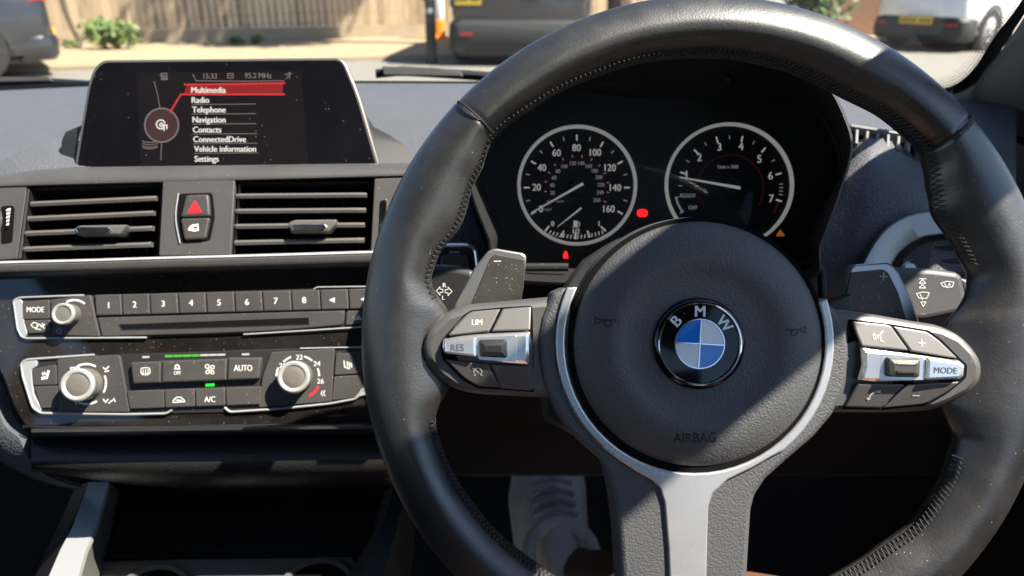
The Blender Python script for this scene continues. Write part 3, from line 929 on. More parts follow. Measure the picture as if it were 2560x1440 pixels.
# rolled band over the vents
def band(bm):
    xs_ = [-260, -120, 0, 90, 187, 330, 480, 640, 800, 960, 1040, 1120]
    def y0(x): return 437 - 20 * min(1, max(0, x) / 187) ** .6 - max(0, x - 187) * .0125 + (max(0, -x) * .12)
    def y1(x): return 468 - max(0, x) * .026 + max(0, -x) * .10
    rows = []
    for f, z, back in ((.04, -.040, 0), (.02, -.022, 0), (.14, -.008, 0), (.40, -.0005, 0), (.75, .0025, 0), (.92, .002, 0), (1.0, 0, 0), (1.03, -.003, 0), (1.03, -.03, 0)):
        rows.append([VF.p(x, y0(x) + (y1(x) - y0(x)) * f, z) for x in xs_])
    loft(bm, rows)
dash_part(VF, band, 'upper_band', M['hardplastic'], 60)
# dark box behind the vents
def vbox(bm):
    p = [VF.p(*q, -.045).xy for q in ((-80, 440), (990, 440), (990, 680), (-80, 680))]
    prism(bm, p, -.05, -.045, 0)
dash_part(VF, vbox, 'duct_backing', M['dark'])
# plates between and beside the vents
def plate(bm): ppx(bm, VF, [(407, 452), (587, 450), (577, 637), (397, 639)], -.03, .002, .0008, r=4)
dash_part(VF, plate, 'switch_plate', M['hardplastic'])
def rplate(bm): ppx(bm, VF, [(936, 446), (1010, 444), (1000, 640), (926, 634)], -.03, .002, .001, r=4)
dash_part(VF, rplate, 'vent_side_plate', M['hardplastic'])
def lplate(bm): ppx(bm, VF, [(-120, 482), (0, 468), (64, 466), (68, 473), (44, 646), (0, 649), (-120, 655)], -.03, .002, .001, r=5)
dash_part(VF, lplate, 'vent_side_plate', M['hardplastic'])
def ledge(bm):
    for poly in ([(-60, 471), (0, 466), (64, 464), (69, 474), (45, 646)],):
        stroke(bm, VF, [poly], 2.6, .0026)
dash_part(VF, ledge, 'vent_edge_line', M['softchrome'])
def smallr(bm): ppx(bm, VF, [(952, 498), (968, 496), (962, 640), (946, 640)], -.01, .004, .001, r=5)
dash_part(VF, smallr, 'vent_edge_line', M['chrome'])
# chrome line under the vents and the lip below it
def line(bm):
    a = spline([Vector((-120, 662)), Vector((0, 657)), Vector((200, 652)), Vector((394, 646)), Vector((660, 639)), Vector((924, 631)), Vector((1060, 627))], 6)
    pts = [VF.p(q.x, q.y, .003) for q in a]
    rows = []
    for du, dz in ((-4.4, -.004), (-3.6, .0015), (-1.2, .0032), (1.5, .0032), (3.6, .002), (4.6, -.004)):
        rows.append([VF.p(q.x, q.y + du, .002 + dz) for q in a])
    loft(bm, rows)
dash_part(VF, line, 'chrome_line', M['linechrome'], 60)
def lip(bm):
    a = spline([Vector((-160, 668)), Vector((0, 661)), Vector((200, 656)), Vector((394, 650)), Vector((660, 643)), Vector((924, 635)), Vector((1060, 632))], 6)
    rows = []
    for du, z in ((0, .001), (0, .005), (3, .0066), (12, .0062), (22, .005), (27, .002), (30, -.004), (32, -.012), (30, -.034)):
        rows.append([VF.p(q.x, q.y + du * (1 + .0 * q.x), z) for q in a])
    loft(bm, rows)
dash_part(VF, lip, 'lower_lip', M['hardplastic'], 60)
def shelf(bm): ppx(bm, VF, [(-160, 660), (1060, 632), (1060, 780), (-160, 800)], -.035, -.026, 0)
dash_part(VF, shelf, 'recess_panel', M['dark'])

def make_vent(label, ys, xr_, tab, group):
    fr = VF
    t = thing('air_vent', label, 'air vent', fr, group)
    for (ya, xa), (yb, xb) in zip(ys, xr_):
        bm = new()
        # a blade: thin wedge, flat top catching the light
        n = 10
        A = [fr.p(xa + (xb - xa) * i / n, ya + (yb - ya) * i / n, 0) for i in range(n + 1)]
        h = .0035
        prof = ((-.0305, .010), (-.006, h * .62), (-.001, h * .5), (.0, .0), (-.001, -h * .55), (-.006, -h * .4), (-.030, .006))
        rows = [[p + Vector((0, dy, dz)) for dz, dy in prof] for p in A]
        rows[-1] = [p + Vector((-.0035, 0, -.001)) for p in rows[-1]]
        loft(bm, rows, True, True)
        obj('slat', bm, M['ventplastic'], t, smooth=40)
    # frame around the opening
    bm = new()
    o = tab['open']
    for a, b in zip(o, o[1:] + o[:1]):
        pa, pb = fr.p(*a, 0), fr.p(*b, 0)
        v = [bm.verts.new(q) for q in (pa, pb, pb + Vector((0, 0, -.044)), pa + Vector((0, 0, -.044)))]
        bm.faces.new(v)
    obj('duct', bm, M['ventdark'], t, smooth=0)
    # upright vanes deep inside
    for k in range(7):
        x = o[0][0] + (o[1][0] - o[0][0]) * (k + .7) / 7.4
        bm = new()
        a, b = fr.p(x, o[0][1] + 6, -.032), fr.p(x - 8, o[2][1] - 6, -.032)
        prism(bm, [(a.x - .0007, a.y), (a.x + .0007, a.y), (b.x + .0007, b.y), (b.x - .0007, b.y)], -.044, -.033)
        obj('vane', bm, M['ventdark'], t, smooth=0)
    # sliding tab on one blade
    bm = new(); ppx(bm, fr, tab['body'], -.006, .0065, .0015, r=5)
    tb = obj('slider', bm, M['ventplastic'], t)
    bm = new(); ppx(bm, fr, tab['chrome'], .0064, .0082, .0008, r=4)
    obj('chrome_insert', bm, M['softchrome'], tb)
    return t
M['ventplastic'] = mat('grey brown vent plastic', (.085, .081, .075), .5, bump=(1500, .0001), grain='noise', dust=.15)
M['ventdark'] = mat('dark vent duct', (.010, .010, .011), .5)
def vent(label, L_, R_, tab):
    return make_vent(label, L_, R_, tab, 'centre air vents in the fascia')
vent('centre air vent on the passenger side, left of the hazard switch', [(509, 75), (546, 67), (583, 61), (622, 57)], [(494, 400), (531, 393), (569, 390), (610, 387)],
     dict(open=[(75, 471), (404, 460), (394, 641), (57, 650)], body=[(182, 572), (196, 563), (318, 561), (300, 586), (190, 587)], chrome=[(186, 571), (194, 566), (270, 566), (280, 574), (268, 582), (194, 583)]))
vent('centre air vent on the driver side, between the hazard switch and the steering wheel', [(489, 590), (527, 588), (565, 586), (606, 585)], [(486, 927), (524, 925), (561, 922), (599, 921)],
     dict(open=[(598, 456), (936, 454), (926, 628), (583, 637)], body=[(720, 556), (736, 549), (843, 548), (838, 562), (822, 579), (724, 580)], chrome=[(726, 563), (736, 559), (812, 559), (820, 567), (810, 577), (730, 577)]))

# thumb wheel of the left vent
tw = thing('vent_thumbwheel', 'ribbed vent thumbwheel with white marks at the left end of the fascia', 'thumbwheel', VF)
bm = new()
c = VF.p(20, 562, -.012)
n = 44
wd = .0042
rows = []
for k in range(n):
    a = k / n * math.tau
    r = .0165 * (1.0 if k % 2 else .965)
    rows.append([c + Vector((dx * (1 if abs(dx) < wd else 1), math.sin(a) * rr, math.cos(a) * rr)) for dx, rr in ((-wd, r * .9), (-wd * .7, r), (wd * .7, r), (wd, r * .9))])
rows.append(rows[0])
loft(bm, rows)
obj('wheel', bm, M['button'], tw)
bm = new(); ppx(bm, VF, [(2, 515), (30, 513), (36, 520), (30, 606), (2, 610)], -.002, .0026, .0005, r=6); obj('opening', bm, M['dark'], tw)
bm = new()
for k in range(5): fillp(bm, VF, [(17, 522 + k * 9), (27 - k, 520 + k * 9), (26 - k, 526.5 + k * 9), (15, 528 + k * 9)], .0056)
obj('marks', bm, M['white'], tw, smooth=0)

# hazard and locking switches
hz = thing('hazard_switch', 'two stacked hazard and door lock keys in the plate between the centre vents', 'switch', VF)
bm = new(); ppx(bm, VF, [(446, 484), (531, 481), (537, 542), (525, 602), (450, 606), (437, 544)], -.0005, .0026, .0005, r=9); obj('bezel', bm, M['dark'], hz)
bm = new()
q = round_px([(446, 484), (437, 544), (450, 606)], [0, 30, 0])
stroke(bm, VF, [q], 3.5, .0034); obj('bezel_line', bm, M['linechrome'], hz)
bm = new(); ppx(bm, VF, [(464, 487), (521, 485), (526, 541), (450, 543)], .001, .0056, .0016, r=7); k = obj('key', bm, M['button'], hz)
bm = new()
tri = [(487, 504), (502, 529), (472, 530)]
stroke(bm, VF, [tri], 4.5, .0058, closed=True); fillp(bm, VF, [(487, 508), (497, 526), (477, 527)], .00578)
obj('warning_triangle', bm, M['red'], k, smooth=0)
bm = new(); ppx(bm, VF, [(450, 545), (525, 543), (514, 597), (460, 600)], .001, .0052, .0016, r=7); k = obj('key', bm, M['button'], hz)
bm = new()
fillp(bm, VF, [(470, 576), (472, 568), (480, 561), (496, 559), (497, 577), (484, 579)], .0054); obj('door_symbol', bm, M['white'], k, smooth=0)
bm = new(); fillp(bm, VF, [(485, 567), (492, 566), (492, 571), (485, 572)], .00546); obj('door_symbol', bm, M['dark'], k, smooth=0)

# ------------------------------------------------------------------ gloss panel with radio and climate unit
GF = plane(480, 900, .565, yaw=5, tilt=5)
def gpanel(bm):
    out = [(-140, 690), (980, 655), (1000, 900), (985, 1058), (560, 1066), (250, 1068), (62, 1067), (34, 1020), (2, 930), (-60, 840), (-140, 800)]
    ppx(bm, GF, out, -.02, 0, .0015, r=[0, 0, 0, 6, 40, 40, 12, 40, 40, 30, 0])
dash_part(GF, gpanel, 'gloss_panel', M['gloss'])
def edge(bm): tube(bm, [GF.p(x, y, .001) for x, y in ((58, 1066), (250, 1069), (420, 1066), (700, 1062))], .0009, 8)
dash_part(GF, edge, 'panel_edge', M['softchrome'])

def key(parent, fr, pts, z=.003, m='button', r=4, name='key', z0=0.0, bev=.0007):
    bm = new(); ppx(bm, fr, pts, z0, z, bev, r=r)
    return obj(name, bm, M[m], parent)
def sym(parent, fr, z, polys=(), w=2.4, fills=(), text=None, m='white', name='symbol'):
    bm = new()
    if polys: stroke(bm, fr, polys, w, z)
    for f in fills: fillp(bm, fr, f, z + 5e-5)
    if text:
        for t in text: write(bm, fr, *t[:4], z, **(t[4] if len(t) > 4 else {}))
    return obj(name, bm, M[m], parent, smooth=0)
def knob(parent, fr, px, py, rpx, h, ring=.84):
    c = fr.p(px, py, 0)
    r = rpx * .565 / FPX
    bm = new(); lathe(bm, [(r * 1.08, -.001), (r * 1.08, .0015), (r * 1.0, .002), (r * .97, h - .004), (r * .95, h - .0028)], c, 72, rib=.022, cap=False)
    k = obj('knob', bm, M['knobside'], parent)
    bm = new(); lathe(bm, [(r * .96, h - .0036), (r * 1.0, h - .0022), (r * .97, h - .0008), (r * .88, h), (r * .76, h - .0002), (r * .68, h - .0012)], c, 56, cap=False); obj('rim', bm, M['knobrim'], k)
    bm = new(); lathe(bm, [(r * .70, h - .0014), (r * .66, h - .0011), (r * .3, h - .0008), (.0004, h - .0007)], c, 48); obj('cap', bm, M['knobcap'], k)
    return k
M['knobrim'] = mat('satin silver knob rim', (.62, .61, .59), .34, metal=.6)
M['knobcap'] = mat('grey knob cap', (.12, .11, .10), .45, dust=.1)
M['knobside'] = mat('grey ribbed knob', (.16, .15, .14), .42, metal=.4, dust=.1)

rd = thing('radio_unit', 'radio unit with numbered preset keys and disc slot in the gloss black panel', 'radio', GF)
bm = new(); ppx(bm, GF, [(49, 744), (226, 737), (234, 735), (800, 721), (910, 717), (960, 716), (960, 812), (905, 818), (700, 831), (560, 838), (370, 843), (64, 845), (46, 838), (32, 760)], -.003, .0012, .0006, r=5)
obj('body', bm, M['blackplastic'], rd)
for pl, w in (([(210, 738), (49, 744), (34, 750), (44, 822), (54, 842), (66, 846), (367, 844)], 5), ([(784, 723), (792, 718), (940, 716)], 3.5), ([(609, 836), (760, 827), (960, 814)], 4)):
    bm = new(); tube(bm, [GF.p(q.x, q.y, .0022) for q in round_px(pl, [0] + [7] * (len(pl) - 2) + [0])], w * .5 * .565 / FPX, 8); obj('silver_frame', bm, M['brightsatin'], rd)
bm = new(); ppx(bm, GF, [(33, 749), (52, 748), (58, 760), (60, 800), (68, 832), (62, 843), (50, 838), (41, 820)], 0, .0026, .0006, r=4); obj('silver_frame', bm, M['brightsatin'], rd)
k = key(rd, GF, [(55, 754), (123, 749), (124, 797), (57, 799)]); sym(k, GF, .0031, text=[('MODE', 88, 774, 13, dict(sx=.82, bold=.8))], name='lettering')
k = key(rd, GF, [(58, 801), (124, 799), (129, 831), (72, 834)]); sym(k, GF, .0031, polys=[[(78, 812), (84, 806), (92, 808), (96, 814), (90, 820), (82, 818), (78, 812)], arc(98, 818, 7, 30, 150, 6), [(106, 808), (110, 822)], [(100, 812), (104, 818), (112, 810)], [(88, 822), (102, 824)]], w=2.2)
kp = key(rd, GF, [(126, 749), (226, 737), (250, 841), (131, 838)], z=.0036, name='knob_plate')
sym(kp, GF, .0037, polys=[arc(186, 790, 40, 118, 52, 10)], w=5, name='volume_mark')
sym(kp, GF, .0037, polys=[arc(148, 827, 6.5, 130, 410, 12), [(148, 827), (148, 817)]], w=1.8, name='power_mark', m='greyprint')
knob(rd, GF, 181, 787, 27, .015)
T = [236, 303, 373, 444, 514, 585, 655, 727, 799, 870, 942]
def ty(x): return 737 - (x - 236) * .0229
def by(x): return 789 - (x - 236) * .0262
labs = ['1', '2', '3', '4', '5', '6', '7', '8', '', '']
lx = [(271, 763), (336, 761), (407, 759), (477, 757), (547, 756), (617, 755), (689, 752), (760, 750)]
for i in range(10):
    a, b = T[i], T[i + 1]
    k = key(rd, GF, [(a + 1.2, ty(a)), (b - 1.2, ty(b)), (b + 2, by(b)), (a + 4.4, by(a))], z=.0042, r=2.5, name='preset_key', bev=.0009)
    if labs[i]: sym(k, GF, .0043, text=[(labs[i], *lx[i], 15, dict(bold=1.0))], name='digit')
    if i == 8: sym(k, GF, .0043, fills=[[(822, 750), (837, 743), (837, 757)]])
    if i == 9: sym(k, GF, .0043, fills=[[(915, 741), (915, 755), (901, 748)]])
k = key(rd, GF, [(244, 794), (862, 776), (859, 812), (700, 826), (520, 834), (255, 841)], z=.0032, name='slot_plate', r=[3, 3, 10, 40, 40, 3])
sym(k, GF, .0033, polys=[[(300, 826), (773, 811)], [(297, 813), (306, 827)]], w=2.2, m='softchrome', name='slot_edge')
bm = new(); fillp(bm, GF, [(296, 811), (772, 794), (773, 812), (306, 826)], .00325); obj('disc_slot', bm, M['dark'], k, smooth=0)
k = key(rd, GF, [(866, 777), (935, 775), (935, 810), (864, 813)]); sym(k, GF, .0031, fills=[[(886, 800), (896, 786), (906, 800)]])

cl = thing('climate_unit', 'climate control unit with two knurled dials and a row of fan keys', 'climate panel', GF)
bm = new(); ppx(bm, GF, [(56, 902), (236, 888), (300, 886), (680, 873), (905, 867), (960, 866), (960, 975), (905, 992), (829, 1008), (660, 1022), (574, 1031), (320, 1036), (101, 1033), (82, 1019), (54, 925)], -.003, .0012, .0006, r=6)
obj('body', bm, M['blackplastic'], cl)
for pl, w in (([(236, 887), (66, 899), (53, 908), (57, 940), (82, 1019), (102, 1033), (319, 1036), (416, 1034), (430, 1025)], 6), ([(562, 1019), (574, 1030), (700, 1022), (825, 1009), (890, 997), (907, 974), (930, 960)], 6), ([(750, 871), (940, 867)], 3.5)):
    bm = new(); tube(bm, [GF.p(q.x, q.y, .0022) for q in round_px(pl, [0] + [9] * (len(pl) - 2) + [0])], w * .5 * .565 / FPX, 8); obj('silver_frame', bm, M['brightsatin'], cl)
bm = new(); ppx(bm, GF, [(56, 903), (93, 900), (92, 916), (78, 924), (84, 985), (104, 1020), (100, 1032), (84, 1018), (58, 940)], 0, .0026, .0006, r=5); obj('silver_frame', bm, M['brightsatin'], cl)
bm = new(); ppx(bm, GF, [(884, 997), (898, 978), (905, 958), (925, 955), (925, 985), (905, 990)], 0, .0026, .0006, r=5); obj('silver_frame', bm, M['brightsatin'], cl)
k = key(cl, GF, [(80, 922), (141, 911), (143, 962), (83, 964)])
seat = [[(104, 944), (116, 941), (120, 926)], [(104, 948), (118, 946), (123, 927)], [(106, 932), (108, 938)], [(111, 930), (113, 936)]]
sym(k, GF, .0031, polys=seat, w=3)
key(cl, GF, [(85, 966), (144, 964), (146, 1019), (101, 1021)])
kp = key(cl, GF, [(142, 898), (289, 887), (300, 891), (324, 1030), (146, 1031)], z=.0036, name='knob_plate')
c0 = (216, 957)
sym(kp, GF, .0037, polys=[arc(*c0, 47, 118, 62, 8), arc(*c0, 49, 20, -28, 8), arc(*c0, 53, -62, -112, 8)], w=5, name='flow_scale')
sym(kp, GF, .0037, polys=[[(176, 919), (197, 918), (194, 931), (180, 931), (176, 919)], [(184, 920), (183, 929)], [(189, 920), (189, 929)], [(258, 919), (264, 924), (272, 916)], [(262, 929), (272, 927)], [(258, 998), (264, 1006), (270, 998)], [(272, 1008), (282, 1000)], [(284, 996), (288, 1004)], [(188, 1004), (192, 1012)]], w=3, name='flow_symbols')
knob(cl, GF, 221, 960, 40, .018)
for p_, m_ in (([(357, 893), (372, 892.5)], 0), ([(502, 888), (520, 887.5)], 0), ([(524, 887.5), (541, 887)], 0), ([(545, 887), (562, 886.5)], 0), ([(606, 886), (622, 885.5)], 0), ([(414, 890.5), (431, 890)], 1), ([(436, 890), (453, 889.5)], 1), ([(458, 889.5), (475, 889)], 1), ([(480, 889), (497, 888.5)], 1)):
    sym(cl, GF, .0017, polys=[p_], w=6 if m_ else 5, m='greenlamp' if m_ else 'greyprint', name='fan_bar')
def uy0(x): return 905.5 - (x - 326) * .033 if x < 403 else (902 - (x - 403) * .035 if x < 569 else 893.5)
def uy1(x): return 960 - (x - 330) * .04
for a, b, xa2, xb2 in ((326, 402.5, 332, 401.5), (404.5, 567.5, 403.5, 565.5), (570, 653, 568, 647)):
    k = key(cl, GF, [(a, uy0(a)), (b, uy0(b)), (xb2, uy1(xb2)), (xa2, uy1(xa2))], z=.0065, r=[5 if a < 330 else 2, 5 if b > 640 else 2, 5 if b > 640 else 2, 5 if a < 330 else 2], bev=.0014)
    if a < 330: sym(k, GF, .0066, polys=[round_px([(352, 920), (374, 919), (376, 934), (353, 936)], 5) + [Vector((352, 925))], [(358, 924), (358, 938)], [(364, 924), (364, 939)], [(370, 923), (370, 938)]], w=2.2)
    elif b < 600:
        sym(k, GF, .0066, polys=[arc(443, 917, 5, 0, 360, 8), [(436, 922), (450, 922)]], w=3.2, text=[('OFF', 443, 932, 9, dict(sx=.8, bold=.5))])
        sym(k, GF, .0066, polys=[arc(518, 916, 5, 0, 360, 8), arc(531, 918, 4.5, 0, 360, 8), arc(519, 930, 4.5, 0, 360, 8), arc(531, 931, 4, 0, 360, 8), [(518, 920), (531, 928)]], w=2.4)
    else: sym(k, GF, .0066, text=[('AUTO', 607, 920, 15, dict(sx=.75, bold=.8))], name='lettering')
LT = [315, 410, 487, 563, 654]
def ly0(x): return 977.5 - (x - 315) * .034
def ly1(x): return 1022 - (x - 324) * .034
for i in range(4):
    a, b = LT[i], LT[i + 1]
    k = key(cl, GF, [(a + 1, ly0(a)), (b - 1, ly0(b)), (b + (0 if i < 3 else -4), ly1(b)), (a + (3 if i else 9), ly1(a))], z=.0040, r=3)
    if i == 1: sym(k, GF, .0041, polys=[[(432, 1003), (436, 998), (442, 993), (452, 993), (460, 1000), (462, 1004), (432, 1006)], [(440, 1000), (454, 1001)]], w=2.6)
    if i == 2: sym(k, GF, .0041, text=[('A/C', 524, 998, 14, dict(sx=.8, bold=.8))], name='lettering')
sym(cl, GF, .0018, polys=[[(516, 963), (534, 962)]], w=7, m='greenled', name='indicator')
kp = key(cl, GF, [(678, 880), (836, 872), (829, 1004), (646, 1019), (656, 940)], z=.0036, name='knob_plate')
c1 = (746, 941)
sym(kp, GF, .0037, polys=[arc(*c1, 52, 134, 112, 5), arc(*c1, 52, 72, 50, 5), arc(*c1, 52, 22, 2, 5), arc(*c1, 55, 178, 158, 5)], w=4.5, name='temperature_scale')
sym(kp, GF, .0037, polys=[arc(*c1, 56, -28, -60, 6)], w=5.5, m='red', name='temperature_scale')
sym(kp, GF, .0037, polys=[[(806, 977), (803, 983), (806, 990)], [(812, 976), (809, 983), (812, 990)]], w=2.2, name='heat_symbol', text=[('20', 706, 914, 12, dict(bold=.7)), ('22', 748, 893, 12, dict(bold=.7)), ('24', 792, 909, 12, dict(bold=.7)), ('26', 801, 953, 12, dict(bold=.7))])
knob(cl, GF, 745, 941, 40, .018)
k = key(cl, GF, [(840, 884), (925, 879), (925, 933), (836, 938)]); sym(k, GF, .0031, polys=[[(860, 902), (862, 918), (874, 922)], [(868, 904), (869, 916)], [(873, 906), (874, 918)], [(878, 908), (879, 918)]], w=3)
key(cl, GF, [(835, 941), (925, 936), (912, 962), (886, 996), (829, 1001)])

# ------------------------------------------------------------------ below the panel: padded roll, cubby, console sides, tray
def d2(fn_rows, name, m, label=None, smooth=60):
    bm = new(); loft(bm, [[dl(x, y, d + .026) for x, y, d in r] for r in fn_rows])
    return obj(name, bm, m, dash, smooth=smooth, label=label)
def rollrow(py, d, bend=0): return [(x, py + bend * ((520 - x) / 440) ** 2 * (x < 520) - (x - 500) * .012, d) for x in (78, 110, 170, 240, 330, 450, 600, 760, 900, 1040)]
M['rollvinyl'] = mat('black grained vinyl roll', (.020, .019, .019), .36, bump=(640, .0002), var=.15)
rr_ = [rollrow(1064, .545), rollrow(1078, .530), rollrow(1090, .528), rollrow(1096, .522), rollrow(1120, .514), rollrow(1150, .511, -4), rollrow(1180, .514, -12), rollrow(1205, .523, -30), rollrow(1219, .540, -55), rollrow(1222, .575, -62)]
d2(rr_, 'padded_roll', M['rollvinyl'])
sd = [[(-80, 940, .555), (0, 955, .552), (34, 1040, .545), (74, 1090, .536), (92, 1130, .528), (130, 1180, .527), (215, 1217, .535)],
      [(-90, 980, .545), (-20, 1000, .540), (10, 1062, .532), (48, 1098, .524), (70, 1142, .518), (118, 1190, .520), (200, 1220, .532)],
      [(-160, 1040, .545), (-60, 1072, .535), (-10, 1110, .530), (30, 1150, .525), (70, 1180, .525), (130, 1208, .530), (200, 1222, .545)],
      [(-200, 1090, .60), (-90, 1110, .60), (-20, 1140, .60), (30, 1170, .60), (80, 1195, .60), (140, 1215, .60), (200, 1225, .60)]]
d2([spline([Vector(p) for p in r], 5) for r in sd], 'side_cheek', M['softdash'])
d2([rollrow(1060, .552), rollrow(1066, .527), rollrow(1070, .4955), rollrow(1076, .4935), rollrow(1082, .497), rollrow(1088, .515), rollrow(1090, .54)], 'panel_ledge', M['blackplastic'])
# cubby: back wall, sides, floor
d2([[(200, 1200, .66), (1010, 1190, .66)], [(200, 1420, .72), (1000, 1410, .72)]], 'cubby_back', M['dark'])
cs = thing('centre_console', 'dark centre console with open cubby, pale side strips and sunlit cup tray', 'console', Wr(U(550, 1400, .58)))
CS = Wr(U(550, 1400, .58))
def cl_(px, py, d): return CS.l(U(px, py, d + .026))
def cpart(rows, name, m, smooth=50, label=None, th=0):
    bm = new(); loft(bm, [[cl_(*p) for p in r] for r in rows])
    if th:
        bmesh.ops.recalc_face_normals(bm, faces=bm.faces[:]); bmesh.ops.solidify(bm, geom=bm.faces[:], thickness=th)
    return obj(name, bm, m, cs, smooth=smooth, label=label)
M['tray'] = mat('grey console plastic', (.10, .098, .092), .55, bump=(1200, .0001), grain='noise', dust=.06)
cpart([[(222, 1205, .600), (271, 1205, .598)], [(180, 1320, .563), (240, 1320, .561)], [(152, 1372, .551), (214, 1376, .549)], [(118, 1450, .535), (192, 1455, .533)], [(60, 1580, .51), (150, 1590, .508)]], 'side_strip', M['brightsatin'], th=.004)
cpart([[(222, 1205, .602), (152, 1372, .553), (118, 1450, .537), (60, 1580, .512)], [(190, 1215, .63), (110, 1390, .59), (80, 1460, .57), (20, 1600, .53)], [(100, 1480, .8), (50, 1560, .8), (20, 1640, .8), (0, 1700, .8)]], 'side_wall', M['blackplastic'])
cpart([[(271, 1205, .600), (240, 1320, .563), (214, 1376, .551), (192, 1455, .535), (150, 1590, .510)], [(300, 1230, .66), (275, 1340, .62), (256, 1412, .592), (236, 1480, .565), (200, 1600, .53)]], 'side_wall', M['tray'])
cpart([[(985, 1215, .575), (1012, 1215, .575)], [(950, 1330, .55), (990, 1330, .55)], [(900, 1450, .52), (955, 1450, .52)], [(850, 1580, .49), (910, 1590, .49)]], 'side_strip', M['blackplastic'], th=.004)
cpart([[(985, 1215, .577), (950, 1330, .552), (900, 1450, .522), (850, 1580, .492)], [(960, 1230, .64), (930, 1340, .61), (880, 1420, .58), (830, 1500, .55)]], 'side_wall', M['blackplastic'])
cpart([[(1012, 1215, .577), (990, 1330, .552), (955, 1450, .522), (910, 1590, .492)], [(1040, 1300, .75), (1030, 1420, .75), (1010, 1520, .75), (1000, 1640, .75)]], 'side_wall', M['blackplastic'])
# ribbed slope of the cubby floor
rows = []
for k in range(13):
    t = k / 12
    for off in (0, .5):
        rows.append([(lerp(330, 256, t), lerp(1240, 1408, min(1, t + off / 12)), lerp(.70, .595, t) + (.0025 if off else 0)), (lerp(960, 884, t), lerp(1235, 1400, min(1, t + off / 12)), lerp(.70, .595, t) + (.0025 if off else 0))])
cpart(rows, 'ribbed_mat', M['rubber'], smooth=20)
# tray with two cup wells
bm = new()
TP = plane(560, 1440, .611, tilt=38)
def tp(x, y, z=0): return TP.p(x, y, z)
ppx(bm, TP, [(245, 1402), (470, 1396), (700, 1394), (885, 1390), (905, 1480), (860, 1600), (200, 1600)], -.02, 0, .002, r=10)
bm.transform(TP.M); bm.transform(CS.M.inverted()); obj('tray', bm, M['tray'], cs)
for cx, cy in ((375, 1522), (790, 1506)):
    bm = new()
    c = TP.p(cx, cy, 0)
    lathe(bm, [(.036, .0), (.0355, .003), (.0335, .0034), (.032, .002), (.031, .0006)], c, 48, cap=False)
    rg = bm
    bm.transform(TP.M); bm.transform(CS.M.inverted()); obj('cup_ring', bm, M['tray'], cs)
    bm = new(); lathe(bm, [(.0308, .0005), (.002, .0008)], c, 40); bm.transform(TP.M); bm.transform(CS.M.inverted()); obj('cup_well', bm, M['dark'], cs)

# ------------------------------------------------------------------ infotainment display
SF = plane(560, 290, .612, yaw=4, tilt=0)
ds = thing('infotainment_display', 'wide black infotainment display with a lit menu standing on the dashboard', 'display', SF)
bz = [(182, 425), (219, 211), (232, 172), (254, 149), (848, 143), (865, 156), (898, 234), (953, 412)]
bm = new(); ppx(bm, SF, [(a, b + (10 if b > 400 else 0)) for a, b in bz], -.014, 0, .0016, r=[4, 50, 26, 26, 24, 24, 40, 4], n=6); obj('frame', bm, M['displayframe'], ds)
bm = new(); ppx(bm, SF, [(190, 432), (226, 213), (238, 177), (258, 156), (845, 150), (858, 160), (889, 235), (942, 420)], -.002, .0008, .0004, r=[4, 50, 24, 22, 20, 20, 40, 4], n=6); gl = obj('glass', bm, M['screenglass'], ds)
bm = new(); fillp(bm, SF, [(340, 181), (752, 178), (772, 420), (352, 424)], .0010); sc_ = obj('lit_screen', bm, M['scrback'], ds, smooth=0)
Z = .0013
menu = [('Multimedia', 478, 225), ('Radio', 479, 250), ('Telephone', 480, 274), ('Navigation', 481, 299), ('Contacts', 482, 324), ('ConnectedDrive', 483, 348), ('Vehicle information', 485, 372), ('Settings', 486, 397)]
for s, x, y in menu:
    bm = new(); write(bm, SF, s, x, y, 14.5, Z + .0004, align='L', sx=.92, bold=1.2); obj('menu_entry', bm, M['scrtext'], sc_, smooth=0)
bm = new()
write(bm, SF, '15:33', 525, 190, 13, Z, sx=.9, bold=.7); obj('clock_lettering', bm, M['scrdim'], sc_, smooth=0)
bm = new(); write(bm, SF, '95.2 MHz', 645, 189, 13, Z, sx=.9, bold=.7); obj('station_lettering', bm, M['scrdim'], sc_, smooth=0)
bm = new()
stroke(bm, SF, [[(569, 184), (583, 184), (583, 195), (569, 195), (569, 184)], [(572, 189), (580, 189)]], 2.2, Z); obj('card_symbol', bm, M['scrdim'], sc_, smooth=0)
bm = new(); stroke(bm, SF, [[(712, 186), (718, 186), (724, 181), (724, 196)], [(728, 183), (716, 196)]], 2.2, Z); obj('mute_symbol', bm, M['scrdim'], sc_, smooth=0)
bm = new(); stroke(bm, SF, [[(403, 184), (417, 183), (418, 199), (404, 199), (403, 184)], [(400, 188), (412, 188)], [(406, 192), (416, 192)], [(406, 196), (416, 196)]], 2.4, Z)
obj('list_symbol', bm, M['scrdim'], sc_, smooth=0)
bm = new(); fillp(bm, SF, [(466, 213), (708, 209), (706, 236), (460, 236)], Z); obj('highlight_bar', bm, M['scrred'], sc_, smooth=0)
bm = new(); stroke(bm, SF, [[(462, 212), (712, 208)], [(452, 236), (711, 236)], [(452, 236), (425, 281)]], 4.5, Z + .0002); obj('highlight_edge', bm, M['scrhot'], sc_, smooth=0)
bm = new()
for i, (s, x, y) in enumerate(menu[1:-1]): stroke(bm, SF, [[(x, y + 11.5), (x + 160, y + 10)]], 1.8, Z)
stroke(bm, SF, [arc(404, 313, 42, 0, 360, 40)], 4, Z)
stroke(bm, SF, [[(385, 203), (394, 236), (400, 271)], [(404, 356), (402, 400)], [(482, 186), (490, 202), (600, 203), (710, 202)]], 2, Z)
stroke(bm, SF, [arc(375, 318, 50, 248, 292, 8), arc(375, 312, 50, 248, 292, 8), arc(375, 306, 50, 248, 292, 8), arc(375, 322, 50, 248, 292, 8)], 2.2, Z)
obj('menu_lines', bm, M['scrdim'], sc_, smooth=0)
